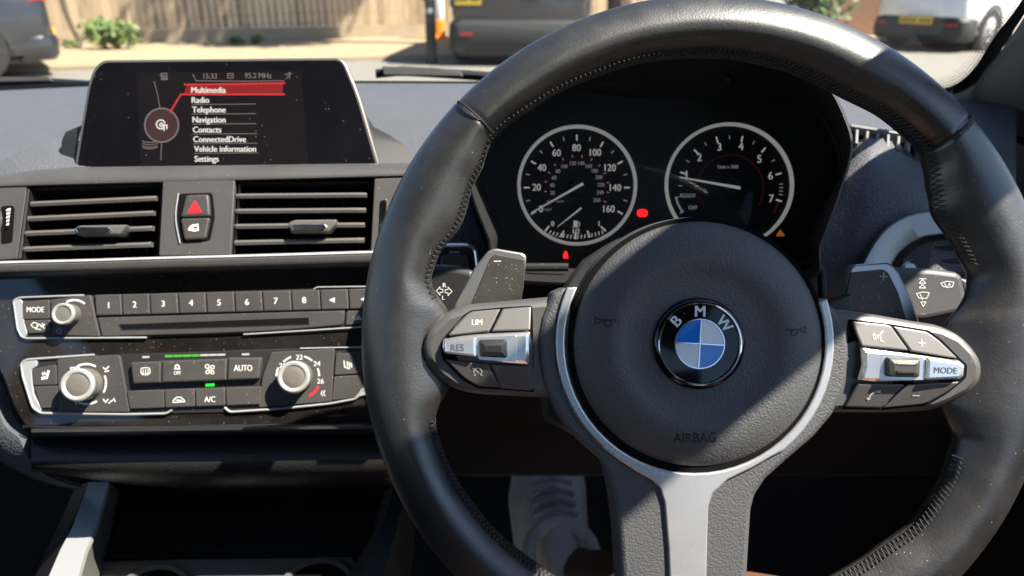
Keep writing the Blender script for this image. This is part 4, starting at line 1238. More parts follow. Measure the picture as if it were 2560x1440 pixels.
M['scrdisc'] = lamp('brown screen disc', (.07, .028, .025), .4)
bm = new(); fillp(bm, SF, arc(404, 313, 39, 0, 360, 36)[:-1], Z - .0001); obj('controller_disc', bm, M['scrdisc'], sc_, smooth=0)
bm = new(); stroke(bm, SF, [arc(402, 311, 11, 20, 320, 14), arc(403, 312, 4, 0, 360, 8), [(410, 326), (410, 312), (417, 313), (417, 322)]], 3.2, Z); obj('media_symbol', bm, M['scrtext'], sc_, smooth=0)
# housing the display rises from, then a dark sheet for the shade on its right
bm = new()
rows = [[SF.p(x, y, z) for x, y, z in r] for r in (
    [(150, 432, -.010), (154, 352, -.012), (164, 330, -.016), (200, 316, -.018)],
    [(184, 432, -.008), (196, 350, -.008), (203, 322, -.010), (206, 312, -.012)])]
loft(bm, rows); obj('housing_and_shade', bm, M['hoodblack'], ds)
bm = new()
rows = [[SF.p(x, y, z) for x, y, z in r] for r in (
    [(912, 282, -.030), (938, 322, -.03), (975, 338, -.03), (1012, 362, -.025), (1042, 410, -.02), (1042, 430, -.01)],
    [(905, 270, -.010), (910, 285, -.010), (920, 310, -.010), (932, 350, -.010), (948, 410, -.006), (950, 430, -.006)])]
loft(bm, rows); obj('housing_and_shade', bm, M['hoodblack'], ds)  # dark wedge standing in for the shade beside the frame
# ------------------------------------------------------------------ instrument hood and cluster
CFc = plane(1650, 460, .600)
ic = thing('instrument_cluster', 'instrument cluster with two silver ringed dials under a black hood behind the steering wheel', 'instrument cluster', CFc)
gc = [(1200, 434), (1235, 370), (1290, 300), (1350, 250), (1420, 226), (1520, 234), (1620, 245), (1700, 247), (1800, 239), (1900, 226), (1980, 242), (2045, 300), (2085, 370), (2100, 425), (2060, 510), (2020, 600), (1985, 657), (1650, 662), (1285, 657), (1250, 580), (1225, 510)]
lc = [(1172, 430), (1205, 330), (1262, 240), (1330, 165), (1410, 112), (1520, 92), (1620, 90), (1700, 90), (1800, 92), (1900, 100), (2000, 150), (2068, 215), (2112, 300), (2127, 372), (2098, 480), (2050, 610), (2010, 700), (1650, 712), (1262, 700), (1225, 600), (1192, 515)]
def ringrow(P, d, n=5, ox=0, oy=0): return [CFc.l(U(q.x + ox, q.y + oy, d)) for q in spline([Vector(p) for p in P], n, True)]
gc_in = [(a[0] + (1650 - a[0]) * .02, a[1] + (450 - a[1]) * .03) for a in gc]
mid1 = [(a[0] * .75 + b[0] * .25, a[1] * .75 + b[1] * .25) for a, b in zip(gc, lc)]
mid2 = [(a[0] * .35 + b[0] * .65, a[1] * .35 + b[1] * .65) for a, b in zip(gc, lc)]
out1 = [(a[0] + (a[0] - 1650) * .012, a[1] + (a[1] - 450) * .012) for a in lc]
bm = new(); loft(bm, [ringrow(gc_in, .603), ringrow(gc, .600), ringrow(mid1, .583), ringrow(mid2, .54), ringrow(lc, .490)], True); obj('hood_lining', bm, M['hoodblack'], ic, smooth=60)
M['hoodskin'] = mat('black hood skin', (.018, .018, .02), .6, bump=(900, .0002))
bm = new(); loft(bm, [ringrow(lc, .490), ringrow(out1, .491), ringrow(out1, .53), ringrow(out1, .64), ringrow(out1, .72)], True); obj('hood_skin', bm, M['hoodskin'], ic, smooth=60)
# two ridges on the hood lining and a small screw cap
for f, d in ((.18, .5885), (.42, .5735)):
    P = [(a[0] * (1 - f) + b[0] * f, a[1] * (1 - f) + b[1] * f) for a, b in zip(gc, lc)][1:14]
    bm = new(); tube(bm, [CFc.l(U(q.x, q.y, d)) for q in spline([Vector(p) for p in P], 5)], .0011, 6); obj('hood_ridge', bm, M['hoodblack'], ic)
bm = new(); lathe(bm, [(.003, 0), (.003, .001), (.002, .0016)], CFc.l(U(1820, 196, .572)), 16); obj('screw_cap', bm, M['blackplastic'], ic)
# face plate
M['face'] = mat('dark instrument face', (.012, .012, .0125), .55)
M['dial'] = mat('black dial face', (.006, .006, .0065), .6)
M['dialmid'] = mat('dark grey dial hub', (.016, .017, .017), .5)
bm = new(); prism(bm, [CFc.p(q.x, q.y, 0).xy for q in spline([Vector(p) for p in gc], 5, True)], -.01, -.0015, 0); obj('face_panel', bm, M['face'], ic)
K = CFc.px()
def dial(cx, cy, rx, ry, name, label=None):
    c = CFc.p(cx, cy, 0)
    r = rx * K
    bm = new(); lathe(bm, [(r * 1.01, -.0014), (r * 1.01, -.001), (r * .01, -.001)], c, 72); d = obj(name, bm, M['dial'], ic)
    bm = new()
    rows = []
    n = 96
    for k in range(n):
        a = k / n * math.tau
        rr_ = [(r - .0018, -.001), (r - .0014, .0018), (r - .0004, .0030), (r + .0006, .0024), (r + .0010, -.001)]
        rows.append([c + Vector((math.cos(a) * q, math.sin(a) * q * ry / rx, z)) for q, z in rr_])
    rows.append(rows[0]); loft(bm, rows); obj('ring', bm, M['dialring'], d, smooth=60)
    return d
M['dialring'] = mat('satin dial ring', (.70, .69, .67), .35, metal=.35, emit=(.5, .5, .48), es=.11)  # faint glow added to the satin ring so it comes out brighter
def ticks(bm, cx, cy, r0, r1, angs, w, z=-.0006):
    stroke(bm, CFc, [[(cx + math.cos(R(a)) * r0, cy - math.sin(R(a)) * r0), (cx + math.cos(R(a)) * r1, cy - math.sin(R(a)) * r1)] for a in angs], w, z)
Z0 = -.0006
sp = dial(1443, 463, 147, 148, 'speedometer')
bm = new()
cx, cy = 1442, 469
ticks(bm, cx, cy, 119, 131, [210 - 30 * k for k in range(9)], 4.2)
for s, x, y in (('0', 1352, 522), ('20', 1341, 468), ('40', 1354, 419), ('60', 1391, 382), ('80', 1441, 369), ('100', 1488, 381), ('120', 1525, 419), ('140', 1538, 469), ('160', 1522, 522)):
    write(bm, CFc, s, x, y, 17, Z0, sx=.88, bold=1.0)
obj('mph_scale', bm, M['dialbright'], sp, smooth=0)
bm = new()
ticks(bm, cx, cy, 122, 130, [195 - 30 * k for k in range(8)], 3)
for s, x, y in (('20', 1381, 482), ('40', 1380, 463), ('60', 1385, 444), ('80', 1395, 428), ('100', 1411, 416), ('120', 1432, 408), ('140', 1453, 408), ('160', 1472, 415), ('180', 1487, 427), ('200', 1497, 443), ('220', 1502, 462), ('240', 1500, 481), ('260', 1492, 500)):
    write(bm, CFc, s, x, y, 9.5, Z0, sx=.85, bold=.5)
ticks(bm, cx, cy, 76, 82, [205 - 17.8 * k for k in range(14)], 2)
write(bm, CFc, 'mph', 1369, 523, 7, Z0); write(bm, CFc, 'km/h', 1400, 503, 6.5, Z0)
obj('kmh_scale', bm, M['dialprint'], sp, smooth=0)
bm = new(); stroke(bm, CFc, [arc(cx, cy, 75, 205, -27, 40)], 1.6, Z0); obj('red_line', bm, M['dialred'], sp, smooth=0)
def needle(parent, tip, tail, hub, rh, w):
    bm = new(); lathe(bm, [(rh * K, -.001), (rh * K, .003), (rh * .9 * K, .0036), (.0003, .0036)], CFc.p(*hub, 0), 32); h = obj('needle_hub', bm, M['dialmid'], parent)
    bm = new()
    a, b = Vector(tip), Vector(tail); d = (b - a).normalized(); n_ = Vector((-d.y, d.x))
    prism(bm, [CFc.p(*q, .004).xy for q in (a - n_ * w * .22, b - n_ * w * .6, b + n_ * w * .6, a + n_ * w * .22)], .0036, .0046, .0002)
    obj('needle', bm, M['needle'], parent)
M['needle'] = mat('pale needle', (.62, .64, .66), .4, emit=(.5, .52, .54), es=.12)
needle(sp, (1330, 531), (1458, 459), (1444, 470), 19, 5.5)
# fuel gauge inside the speedometer
bm = new()
fcx, fcy = 1440, 500
stroke(bm, CFc, [[(1363, 578), (1372, 566)], [(1404, 592), (1409, 578)], [(1439, 597), (1439, 582)], [(1474, 592), (1469, 578)], [(1514, 577), (1503, 567)]], 4.4, Z0)
stroke(bm, CFc, [[(1363 + 9 * k - 0, 578 + (14 * (1 - ((k - 8.4) / 8.4) ** 2)) + 4), (1365 + 9 * k + (8.4 - k) * .5, 570 + (14 * (1 - ((k - 8.4) / 8.4) ** 2)) + 4)] for k in range(1, 17)], 2.6, Z0)
for s, x, y in (('0', 1381, 559), ('1', 1497, 559), ('1/2', 1440, 578)): write(bm, CFc, s, x, y, 12, Z0, bold=1.2, sx=.9)
fillp(bm, CFc, [(1434, 552), (1444, 552), (1444, 566), (1434, 566)], Z0); stroke(bm, CFc, [[(1446, 555), (1449, 558), (1449, 564)], [(1431, 567), (1447, 567)]], 2, Z0)
obj('fuel_scale', bm, M['dialbright'], sp, smooth=0)
needle(sp, (1394, 567), (1453, 520), (1446, 526), 13, 4)
tcm = dial(1823, 463, 158, 154, 'tachometer')
bm = new()
cx, cy = 1827, 469
ang = [167.5, 132.5, 104, 76, 48, 15.5, -20]
for s, x, y in (('1', 1716, 436), ('2', 1748, 393), ('3', 1798, 367), ('4', 1852, 366), ('5', 1898, 397), ('6', 1926, 439), ('7', 1928, 496)): write(bm, CFc, s, x, y, 19, Z0, sx=.9, bold=1.0)
ticks(bm, cx, cy, 118, 131, [163, 134, 106, 77, 49, 16, -15], 4)
obj('rev_scale', bm, M['dialbright'], tcm, smooth=0)
bm = new()
ticks(bm, cx, cy, 122, 130, [178, 148.5, 120, 91.5, 63, 32.5, 0, 4, -4, -8], 2.4)
write(bm, CFc, '1/min x 1000', 1820, 417, 8.5, Z0, sx=.8, bold=.5)
write(bm, CFc, 'READY', 1720, 489, 9.5, Z0, sx=.9, bold=.6); write(bm, CFc, 'OFF', 1732, 519, 9.5, Z0, sx=.95, bold=.6)
stroke(bm, CFc, [[(1690, 494), (1694, 508), (1706, 530)]], 5, Z0); stroke(bm, CFc, [[(1688, 495), (1697, 492)], [(1700, 533), (1709, 527)]], 2.5, Z0)
obj('ready_scale', bm, M['dialprint'], tcm, smooth=0)
bm = new(); stroke(bm, CFc, [arc(cx, cy, 82, 213, -33, 40)], 1.5, Z0); stroke(bm, CFc, [arc(cx, cy, 124, -18, -30, 5)], 3.5, Z0); obj('red_line', bm, M['dialred'], tcm, smooth=0)
bm = new(); stroke(bm, CFc, [[(1888, 582), (1902, 577)]], 11, Z0); obj('temperature_mark', bm, M['redlamp'], tcm, smooth=0)
bm = new(); stroke(bm, CFc, [[(1898, 567), (1892, 566), (1892, 571), (1897, 572)], [(1905, 576), (1911, 571)]], 2.5, Z0); obj('temperature_symbol', bm, M['dialprint'], tcm, smooth=0)
# raised lower sector of the tachometer
bm = new(); prism(bm, [CFc.p(*q, .0).xy for q in ((1757, 580), (1790, 532), (1830, 522), (1868, 530), (1935, 572), (1900, 602), (1830, 616), (1770, 604))], -.001, -.0002, .0003); obj('lower_sector', bm, M['dialmid'], tcm)
needle(tcm, (1699, 443), (1851, 470), (1828, 466), 21, 6)
# warning lamps
bm = new(); ppx(bm, CFc, [(1593, 525), (1606, 522), (1619, 525), (1619, 540), (1606, 543), (1593, 540)], -.0014, -.0006, .0002, r=6); wl_ = obj('brake_warning_lamp', bm, M['redlamp'], ic)
bm = new(); stroke(bm, CFc, [arc(1606, 532.5, 6.5, 0, 360, 14), [(1606, 529), (1606, 534)]], 1.8, -.0004); obj('brake_symbol', bm, M['taillamp'], wl_, smooth=0)
bm = new(); fillp(bm, CFc, [(1414, 627), (1418, 630), (1420, 640), (1421, 646), (1408, 646), (1408, 639), (1411, 629)], -.0006); obj('belt_warning_lamp', bm, M['redlamp'], ic, smooth=0)
bm = new(); stroke(bm, CFc, [[(1951, 575), (1960, 589), (1942, 589)]], 2.6, -.0006, closed=True); fillp(bm, CFc, [(1951, 579), (1957, 587), (1945, 587)], -.0008); stroke(bm, CFc, [[(1951, 580), (1951, 585)]], 2, -.0005); obj('caution_lamp', bm, M['amber'], ic, smooth=0)
# clear cover, leaning back a little
lens = []
bm = new()
P = [q for q in spline([Vector(p) for p in gc], 5, True)]
vv = []
for q in P:
    w_ = CFc.p(q.x, q.y, .006)
    vv.append(bm.verts.new(w_ + Vector((0, 0, (q.y - 450) / 200 * .004 + .004))))
bm.faces.new(vv)
M['clearlens'] = glass('clear instrument cover', (.90, .90, .90), gl=.012, rough=.04)
obj('clear_cover', bm, M['clearlens'], ic, smooth=0)
# trim bar below the hood, on both sides of the column
for pts in (([(1185, 664), (1300, 668), (1420, 668)]), ([(1940, 668), (2040, 667), (2054, 676), (2056, 745)])):
    bm = new(); tube(bm, [CFc.l(U(q.x, q.y, .556)) for q in round_px(pts, [0] + [10] * (len(pts) - 2) + [0])], .0032, 10); obj('trim_bar', bm, M['blackplastic'], ic)

# ------------------------------------------------------------------ column, stalks, key switch
colf = Wr(U(1720, 800, .47))
cb = thing('steering_column', 'black plastic steering column shroud between the wheel and the dials', 'steering column', colf)
rows = []
def colrow(d, k, cy):
    pts = [(-330, 250), (-350, 120), (-338, 20), (-300, -60), (-235, -150), (-150, -205), (-60, -228), (60, -230), (160, -205), (240, -150), (300, -60), (340, 30), (350, 140), (330, 260), (180, 330), (-180, 330)]
    return [colf.l(U(1690 + x * k, cy + y * k * 1.0, d)) for x, y in pts]
bm = new(); loft(bm, [colrow(.60, .82, 800), colrow(.56, .93, 797), colrow(.49, .99, 799), colrow(.455, 1.0, 800), colrow(.445, .96, 800), colrow(.44, .7, 800)], True); obj('shroud', bm, M['shroud'], cb, smooth=60)

stf = plane(1130, 720, .462, yaw=0)
lt = thing('indicator_stalk', 'black indicator stalk with white arrow symbols left of the steering column', 'stalk', stf)
bm = new(); ppx(bm, stf, [(1040, 664), (1075, 660), (1137, 662), (1183, 671), (1200, 700), (1200, 800), (1060, 800), (1040, 760)], -.022, 0, .005, r=[4, 10, 20, 14, 10, 4, 4, 10], seg=4); b_ = obj('lever', bm, M['blackplastic'], lt)
bm = new()
write(bm, stf, 'R', 1111, 713, 11, .0002, bold=.8)
write(bm, stf, 'L', 1108, 744, 10, .0002, bold=.8)
stroke(bm, stf, [[(1091, 727), (1100, 717), (1100, 723), (1107, 723), (1107, 731), (1100, 731), (1100, 738), (1091, 727)], [(1130, 728), (1120, 718), (1120, 724), (1113, 724), (1113, 732), (1120, 732), (1120, 739), (1130, 728)]], 1.8, .0002)
obj('arrow_symbols', bm, M['white'], b_, smooth=0)
srf = plane(2330, 730, .468)
rt = thing('wiper_stalk', 'black wiper stalk with white wiper symbols right of the steering column', 'stalk', srf)
bm = new(); ppx(bm, srf, [(2180, 668), (2237, 667), (2333, 671), (2394, 679), (2409, 690), (2423, 760), (2416, 781), (2310, 803), (2180, 800)], -.024, 0, .004, r=[4, 20, 20, 8, 8, 8, 10, 20, 4], seg=4); b_ = obj('lever', bm, M['hardplastic'], rt)
bm = new(); ppx(bm, srf, [(2400, 694), (2424, 699), (2427, 750), (2416, 772)], -.02, -.004, .002, r=4); obj('end_cap', bm, M['hardplastic'], rt)
bm = new()
stroke(bm, srf, [[(2298, 697), (2315, 697)], [(2306, 699), (2314, 708), (2298, 708), (2306, 699)], [(2306, 711), (2314, 720), (2298, 720), (2306, 711)], [(2308, 766), (2302, 755), (2315, 755), (2308, 766)],
                  [(2291, 734), (2306, 730), (2323, 732), (2317, 746), (2297, 745), (2291, 734)], [(2300, 735), (2306, 747), (2306, 750)],
                  [(2352, 708), (2368, 703), (2385, 706), (2380, 718), (2358, 717), (2352, 708)], [(2361, 709), (2368, 720)]], 2, .0002)
write(bm, srf, 'A', 2373, 711, 8, .00022, bold=.5)
obj('wiper_symbols', bm, M['white'], b_, smooth=0)
sbf = plane(1137, 640, .553)
sb = thing('start_switch', 'dark start switch in a rounded chrome frame left of the steering column', 'switch', sbf)
bm = new(); ppx(bm, sbf, [(1080, 690), (1086, 625), (1100, 616), (1172, 616), (1186, 626), (1194, 690)], -.02, .0, .001, r=8); obj('recess', bm, M['blackplastic'], sb)
bm = new(); tube(bm, [sbf.p(q.x, q.y, .002) for q in round_px([(1076, 690), (1083, 625), (1098, 614), (1175, 614), (1189, 625), (1197, 690)], [0, 10, 10, 10, 10, 0])], .0017, 8); obj('chrome_frame', bm, M['barchrome'], sb)
bm = new(); ppx(bm, sbf, [(1098, 690), (1102, 642), (1108, 636), (1166, 636), (1172, 642), (1178, 690)], 0, .003, .001, r=5); k = obj('key', bm, M['button'], sb)
bm = new(); fillp(bm, sbf, [(1125, 628), (1149, 628), (1149, 633), (1125, 633)], .0012); obj('label_strip', bm, M['greyprint'], sb, smooth=0)

# door vent beyond the wheel, with its silver surround
vf = plane(2330, 640, .552, yaw=-8)
sv = thing('door_vent', 'round edged side vent with a pale silver surround behind the right of the steering wheel', 'air vent', vf)
o_ = spline([Vector(p) for p in [(2140, 690), (2170, 630), (2205, 580), (2255, 545), (2320, 530), (2420, 530), (2520, 560), (2580, 640)]], 5)
i_ = spline([Vector(p) for p in [(2215, 700), (2232, 655), (2255, 625), (2290, 600), (2335, 588), (2420, 585), (2495, 610), (2540, 660)]], 5)
bm = new()
loft(bm, [[vf.p(q.x, q.y, -.010) for q in o_], [vf.p(q.x, q.y, .004) for q in o_], [vf.p(q.x + 4, q.y + 3, .006) for q in o_], [vf.p(q.x - 4, q.y - 3, .005) for q in i_], [vf.p(q.x, q.y, .003) for q in i_], [vf.p(q.x, q.y, -.012) for q in i_]])
obj('silver_surround', bm, M['brightsatin'], sv, smooth=50)
bm = new(); loft(bm, [[vf.p(q.x, q.y, -.002) for q in i_], [vf.p(q.x + 12, q.y + 12, .001) for q in i_], [vf.p(q.x + 16, q.y + 16, -.02) for q in i_]]); obj('inner_ring', bm, M['blackplastic'], sv)
bm = new(); ppx(bm, vf, [(2240, 720), (2262, 640), (2300, 606), (2340, 596), (2312, 720)], -.012, -.004, .001, r=4); obj('inner_cheek', bm, M['blackplastic'], sv)
bm = new(); ppx(bm, vf, [(2200, 580), (2560, 580), (2560, 780), (2200, 780)], -.05, -.045, 0); obj('duct_backing', bm, M['dark'], sv)
for y in (620, 652, 684, 716):
    bm = new(); ppx(bm, vf, [(2330, y - 5), (2520, y - 5), (2520, y + 6), (2320, y + 6)], -.03, -.008, .0015); obj('slat', bm, M['blackplastic'], sv)
bm = new(); lathe(bm, [(.006, 0), (.006, .004), (.004, .006)], vf.p(2268, 672, -.004), 20); obj('thumb_knob', bm, M['softchrome'], sv)
# ------------------------------------------------------------------ steering wheel
WF_ = plane(1765, 850, .398)
wh = thing('steering_wheel', 'black leather three spoke steering wheel with silver trim and round blue and white emblem', 'steering wheel', WF_)
W0 = (1765, 850)
KW = WF_.px()
rin = [(-180, 641), (-172, 641), (-169, 652), (-166, 690), (-163, 710), (-152, 714), (-142, 710), (-123, 700), (-110, 697), (-90, 690), (-61, 670), (-51, 674), (-39.8, 692), (-30, 686), (-24, 672), (-20.5, 668), (-18.4, 632), (-14, 600), (4, 596), (7, 636), (10, 664), (13.6, 679), (18.3, 666), (28.7, 645), (33.6, 668), (38, 700), (41.5, 718), (50, 712), (61, 696), (75, 702), (90, 706), (110, 712), (125, 722), (136, 734), (144, 702), (154.6, 676), (163.5, 703), (168, 706), (171, 676), (173.5, 645), (180, 641)]
rin = sorted(rin)
def r_inner(a):
    a = (a + 180) % 360 - 180
    for (a0, r0), (a1, r1) in zip(rin, rin[1:]):
        if a0 <= a <= a1:
            t = (a - a0) / (a1 - a0) if a1 > a0 else 0
            t = t * t * (3 - 2 * t)
            return r0 + (r1 - r0) * t
    return rin[0][1]
NA = 720
raw = [r_inner(-180 + k * .5) for k in range(NA)]
sm = [sum(raw[(k + j) % NA] * w for j, w in zip(range(-4, 5), (1, 2, 3, 4, 5, 4, 3, 2, 1))) / 25 for k in range(NA)]
def seam_dip(a):
    d = min(abs(a - 136.3), abs(a - 40.6))
    return max(0, 1 - (d / .55) ** 2)
bm = new()
NS = 28
rows = []
MIDR, OUTR = 784, 861
for k in range(NA):
    a = -180 + k * .5
    ca, sa = math.cos(R(a)), math.sin(R(a))
    ri = sm[k]
    dip = seam_dip(a)
    row = []
    seg = 1.0 if (a > 136.3 or a < 40.6) else .985
    for j in range(NS):
        ph = j / NS * math.tau
        c, s = math.cos(ph), math.sin(ph)
        if c >= 0: rr = MIDR + (OUTR - MIDR) * c
        else: rr = MIDR + (MIDR - ri) * c
        flare = max(0, 690 - ri) / 60.0
        h = .0165
        z = h * s
        if s > 0:                                   # a soft crest along the front face
            c0 = -.30
            z = h * (.62 * s + .38 * max(0, (1 - (c - c0) / (1 - c0)) if c > c0 else (1 - (c0 - c) / (1 + c0))))
        if c < 0 and flare > 0: z = h * s * 0 + z * (1 - .30 * min(1, flare) * (-c) ** 2)
        # slight shoulder on the front face, like a wrapped rim
        rr = MIDR + (rr - MIDR) * (seg - dip * .02)
        z = z * (seg - dip * .07)
        row.append(Vector((ca * rr * KW, sa * rr * KW, z)))
    rows.append(row)
rows.append(rows[0])
bm_rows = rows
loft(bm, rows, True)
bmesh.ops.remove_doubles(bm, verts=bm.verts[:], dist=1e-6)
rim = obj('rim', bm, M['leather'], wh, smooth=80)
# seams: a narrow dark welt sunk in each groove
for a in (136.3, 40.6):
    bm = new()
    ri = r_inner(a); ca, sa = math.cos(R(a)), math.sin(R(a))
    pts = []
    for j in range(33):
        ph = j / 32 * math.tau
        c, s = math.cos(ph), math.sin(ph)
        rr = MIDR + ((OUTR - MIDR) if c >= 0 else (MIDR - ri)) * c * .962
        pts.append(Vector((ca * rr * KW, sa * rr * KW, .0158 * s)))
    tube(bm, pts, .0006, 6, cap=False); obj('seam', bm, M['rubber'], rim)
# cross stitching round the inner edge
def rimpt(a, ph, lift=.0004):
    ri = sm[int(round((a + 180) / .5)) % NA]
    ca, sa = math.cos(R(a)), math.sin(R(a)); c, s = math.cos(R(ph)), math.sin(R(ph))
    rr = MIDR + ((OUTR - MIDR) if c >= 0 else (MIDR - ri)) * c
    z = .0165 * s
    k = 1 + lift / .0165
    return Vector((ca * (MIDR + (rr - MIDR) * k) * KW, sa * (MIDR + (rr - MIDR) * k) * KW, z * k))
sp_ = 1.0
for a, a_end in ((-164.0, -25.0), (16.0, 40.4), (41.0, 136.0), (136.8, 170.0)):
    bm = new()
    while a < a_end:
        ph0, ph1 = 152, 172
        A_, B_, C_ = rimpt(a, ph0), rimpt(a + sp_ * .9, ph1), rimpt(a + sp_, ph0)
        tube(bm, [A_, (A_ + B_) / 2 + (A_ + B_).normalized() * -.0002, B_], .00032, 5)
        tube(bm, [B_, (C_ + B_) / 2, C_], .00028, 5)
        a += sp_
    obj('stitching', bm, M['thread'], rim)
for lo_, hi in ((-164, -25), (16, 170)):
    bm = new()
    tube(bm, [rimpt(lo_ + (hi - lo_) * k / 200, 180, -.0002) for k in range(201)], .0005, 5)
    obj('stitch_line', bm, M['rubber'], rim)

def wp(name, pts, z0, z1, bev, m, parent=wh, r=0, seg=3, label=None):
    bm = new(); ppx(bm, WF_, pts, z0, z1, bev, r=r, seg=seg)
    return obj(name, bm, m, parent, label=label)
# ---- black surround that becomes the lower spoke
sur = [(1414, 717), (1381, 731), (1366, 764), (1353, 795), (1344, 849), (1348, 905), (1358, 957), (1383, 1020), (1410, 1065), (1444, 1102), (1500, 1151), (1522, 1196), (1535, 1256), (1547, 1340), (1556, 1470), (1562, 1560), (1862, 1560), (1868, 1470), (1874, 1369), (1880, 1275), (1889, 1240), (1915, 1200), (1960, 1159), (2035, 1095), (2082, 1040), (2112, 980), (2121, 939), (2127, 885), (2126, 849), (2113, 806), (2088, 770), (2059, 749), (2020, 780), (1990, 900), (1900, 1090), (1750, 1140), (1600, 1100), (1470, 960), (1440, 830)]
wp('spoke_cover', sur, -.022, .0118, .003, M['padgrain'], r=8)
def tr(r, a): return (1738 + math.cos(R(a)) * r, 858 - math.sin(R(a)) * r)
so = [tr(326, 154.5), tr(349, 156.5)] + [tr(349, a) for a in range(162, 228, 6)]
so += [(1512, 1124), (1550, 1152), (1594, 1181), (1631, 1201), (1650, 1222), (1661, 1256), (1671, 1369), (1675, 1470), (1678, 1560), (1765, 1560), (1767, 1440), (1769, 1350), (1772, 1265), (1784, 1232), (1821, 1199), (1885, 1168), (1930, 1142)]
so += [tr(349, a) for a in range(-50, 18, 6)] + [tr(349, 18.5), tr(326, 18.5)]
so += [tr(326, a) for a in range(12, -204, -6)]
wp('silver_trim', so, 0, .0140, .0010, M['trimsatin'])
# ---- airbag cover: a shallow dished dome
c = WF_.p(1746, 860, .014)
c.z = 0
def padr(px): return px * 1.02 * (.398 - .014) / FPX
bm = new()
prof = [(322, -.004), (320, .004), (316, .0085), (309, .0118), (296, .0145), (275, .0170), (250, .0188), (225, .0198), (205, .0198), (188, .0188), (170, .0178), (150, .0174), (122, .0174), (100, .0174), (1, .0174)]
n = 120
rows = []
for rpx, z in prof:
    rows.append([c + Vector((math.cos(k / n * math.tau) * padr(rpx), math.sin(k / n * math.tau) * padr(rpx) * .985, z)) for k in range(n)])
V = loft(bm, rows, True); bm.faces.new(V[-1])
pad = obj('airbag_cover', bm, M['padgrain'], wh, smooth=60)
bm = new(); ppx(bm, WF_, arc(1744, 864, 325, 0, 360, 90, ry=321)[:-1], -.01, .0126, 0); obj('gap_ring', bm, M['dark'], wh)
# lettering and horn signs pressed into the cover
bm = new(); write(bm, WF_, 'AIRBAG', 1738, 1095, 25, .0206, sx=.86, ang=1)
def drop(bm, f):
    for v in bm.verts: v.co.z = f(v.co)
def padz(co):
    r = math.hypot(co.x - c.x, (co.y - c.y) / .985) * FPX / (.398 - .014) / 1.02
    for (r0, z0), (r1, z1) in zip(prof, prof[1:]):
        if r1 <= r <= r0: return z1 + (z0 - z1) * (r - r1) / (r0 - r1)
    return .0174
drop(bm, lambda co: padz(co) + .00025)
obj('lettering', bm, M['blackprint'], pad, smooth=0)
for hx, hy, sg in ((1514, 803, 1), (1992, 826, -1)):
    bm = new()
    P = [[(hx - 25 * sg, hy - 12), (hx - 25 * sg, hy + 8)], [(hx - 25 * sg, hy - 9), (hx - 12 * sg, hy - 3), (hx + 24 * sg, hy - 3)], [(hx - 25 * sg, hy + 6), (hx - 12 * sg, hy + 2), (hx - 2 * sg, hy + 2)], arc(hx + 6 * sg, hy + 5, 8, 0, 360, 14), [(hx + 24 * sg, hy - 6), (hx + 24 * sg, hy + 1)], [(hx + 14 * sg, hy - 3), (hx + 14 * sg, hy + 5)]]
    stroke(bm, WF_, P, 2.6, .02); drop(bm, lambda co: padz(co) + .00025); obj('horn_symbol', bm, M['blackprint'], pad, smooth=0)
# ---- emblem
ec = WF_.p(1748, 859, .019); e0 = Vector((ec.x, ec.y, 0))
KE = (.398 - .019) / FPX
bm = new(); lathe(bm, [(115 * KE, .0168), (115 * KE, .0186), (111 * KE, .0200), (106 * KE, .0205), (101 * KE, .0200), (98 * KE, .0196), (60 * KE, .0199), (.0004, .0201)], e0, 72); em = obj('emblem', bm, M['emblack'], wh)
bm = new(); lathe(bm, [(104.5 * KE, .0203), (104 * KE, .0212), (101.5 * KE, .0214), (99 * KE, .0208), (98 * KE, .0196)], e0, 72, cap=False); obj('ring', bm, M['chrome'], em)
bm = new(); lathe(bm, [(63 * KE, .0198), (62.5 * KE, .0206), (60 * KE, .0206), (59.5 * KE, .0198)], e0, 64, cap=False)
rot = R(-3.2)
for q in range(4):
    a0 = rot + q * math.pi / 2
    d = Vector((math.cos(a0), math.sin(a0), 0)); e = Vector((-d.y, d.x, 0)) * .0003
    v = [e0 + p + Vector((0, 0, .0208)) for p in (e, d * 60 * KE + e, d * 60 * KE - e, -e)]
    bm.faces.new([bm.verts.new(p) for p in v])
obj('inner_ring', bm, M['chrome'], em)
for q in range(4):
    a0 = rot + q * math.pi / 2
    bm = new()
    v = [e0 + Vector((0, 0, .0205))] + [e0 + Vector((math.cos(a0 + t / 14 * math.pi / 2) * 60.5 * KE, math.sin(a0 + t / 14 * math.pi / 2) * 60.5 * KE, .0203)) for t in range(15)]
    bm.faces.new([bm.verts.new(p) for p in v])
    obj('quadrant', bm, M['blue' if q in (1, 3) else 'enamel'], em, smooth=0, label='blue enamel quadrant' if q in (1, 3) else 'white enamel quadrant')
for s, ang_ in (('B', 136.0), ('M', 89.0), ('W', 39.0)):
    bm = new()
    rr = 81
    write(bm, WF_, s, 1748 + math.cos(R(ang_)) * rr, 859 - math.sin(R(ang_)) * rr, 27, .0206, ang=ang_ - 90, bold=2.2, sx=.98)
    obj('letter', bm, M['softwhite'], em, smooth=0)

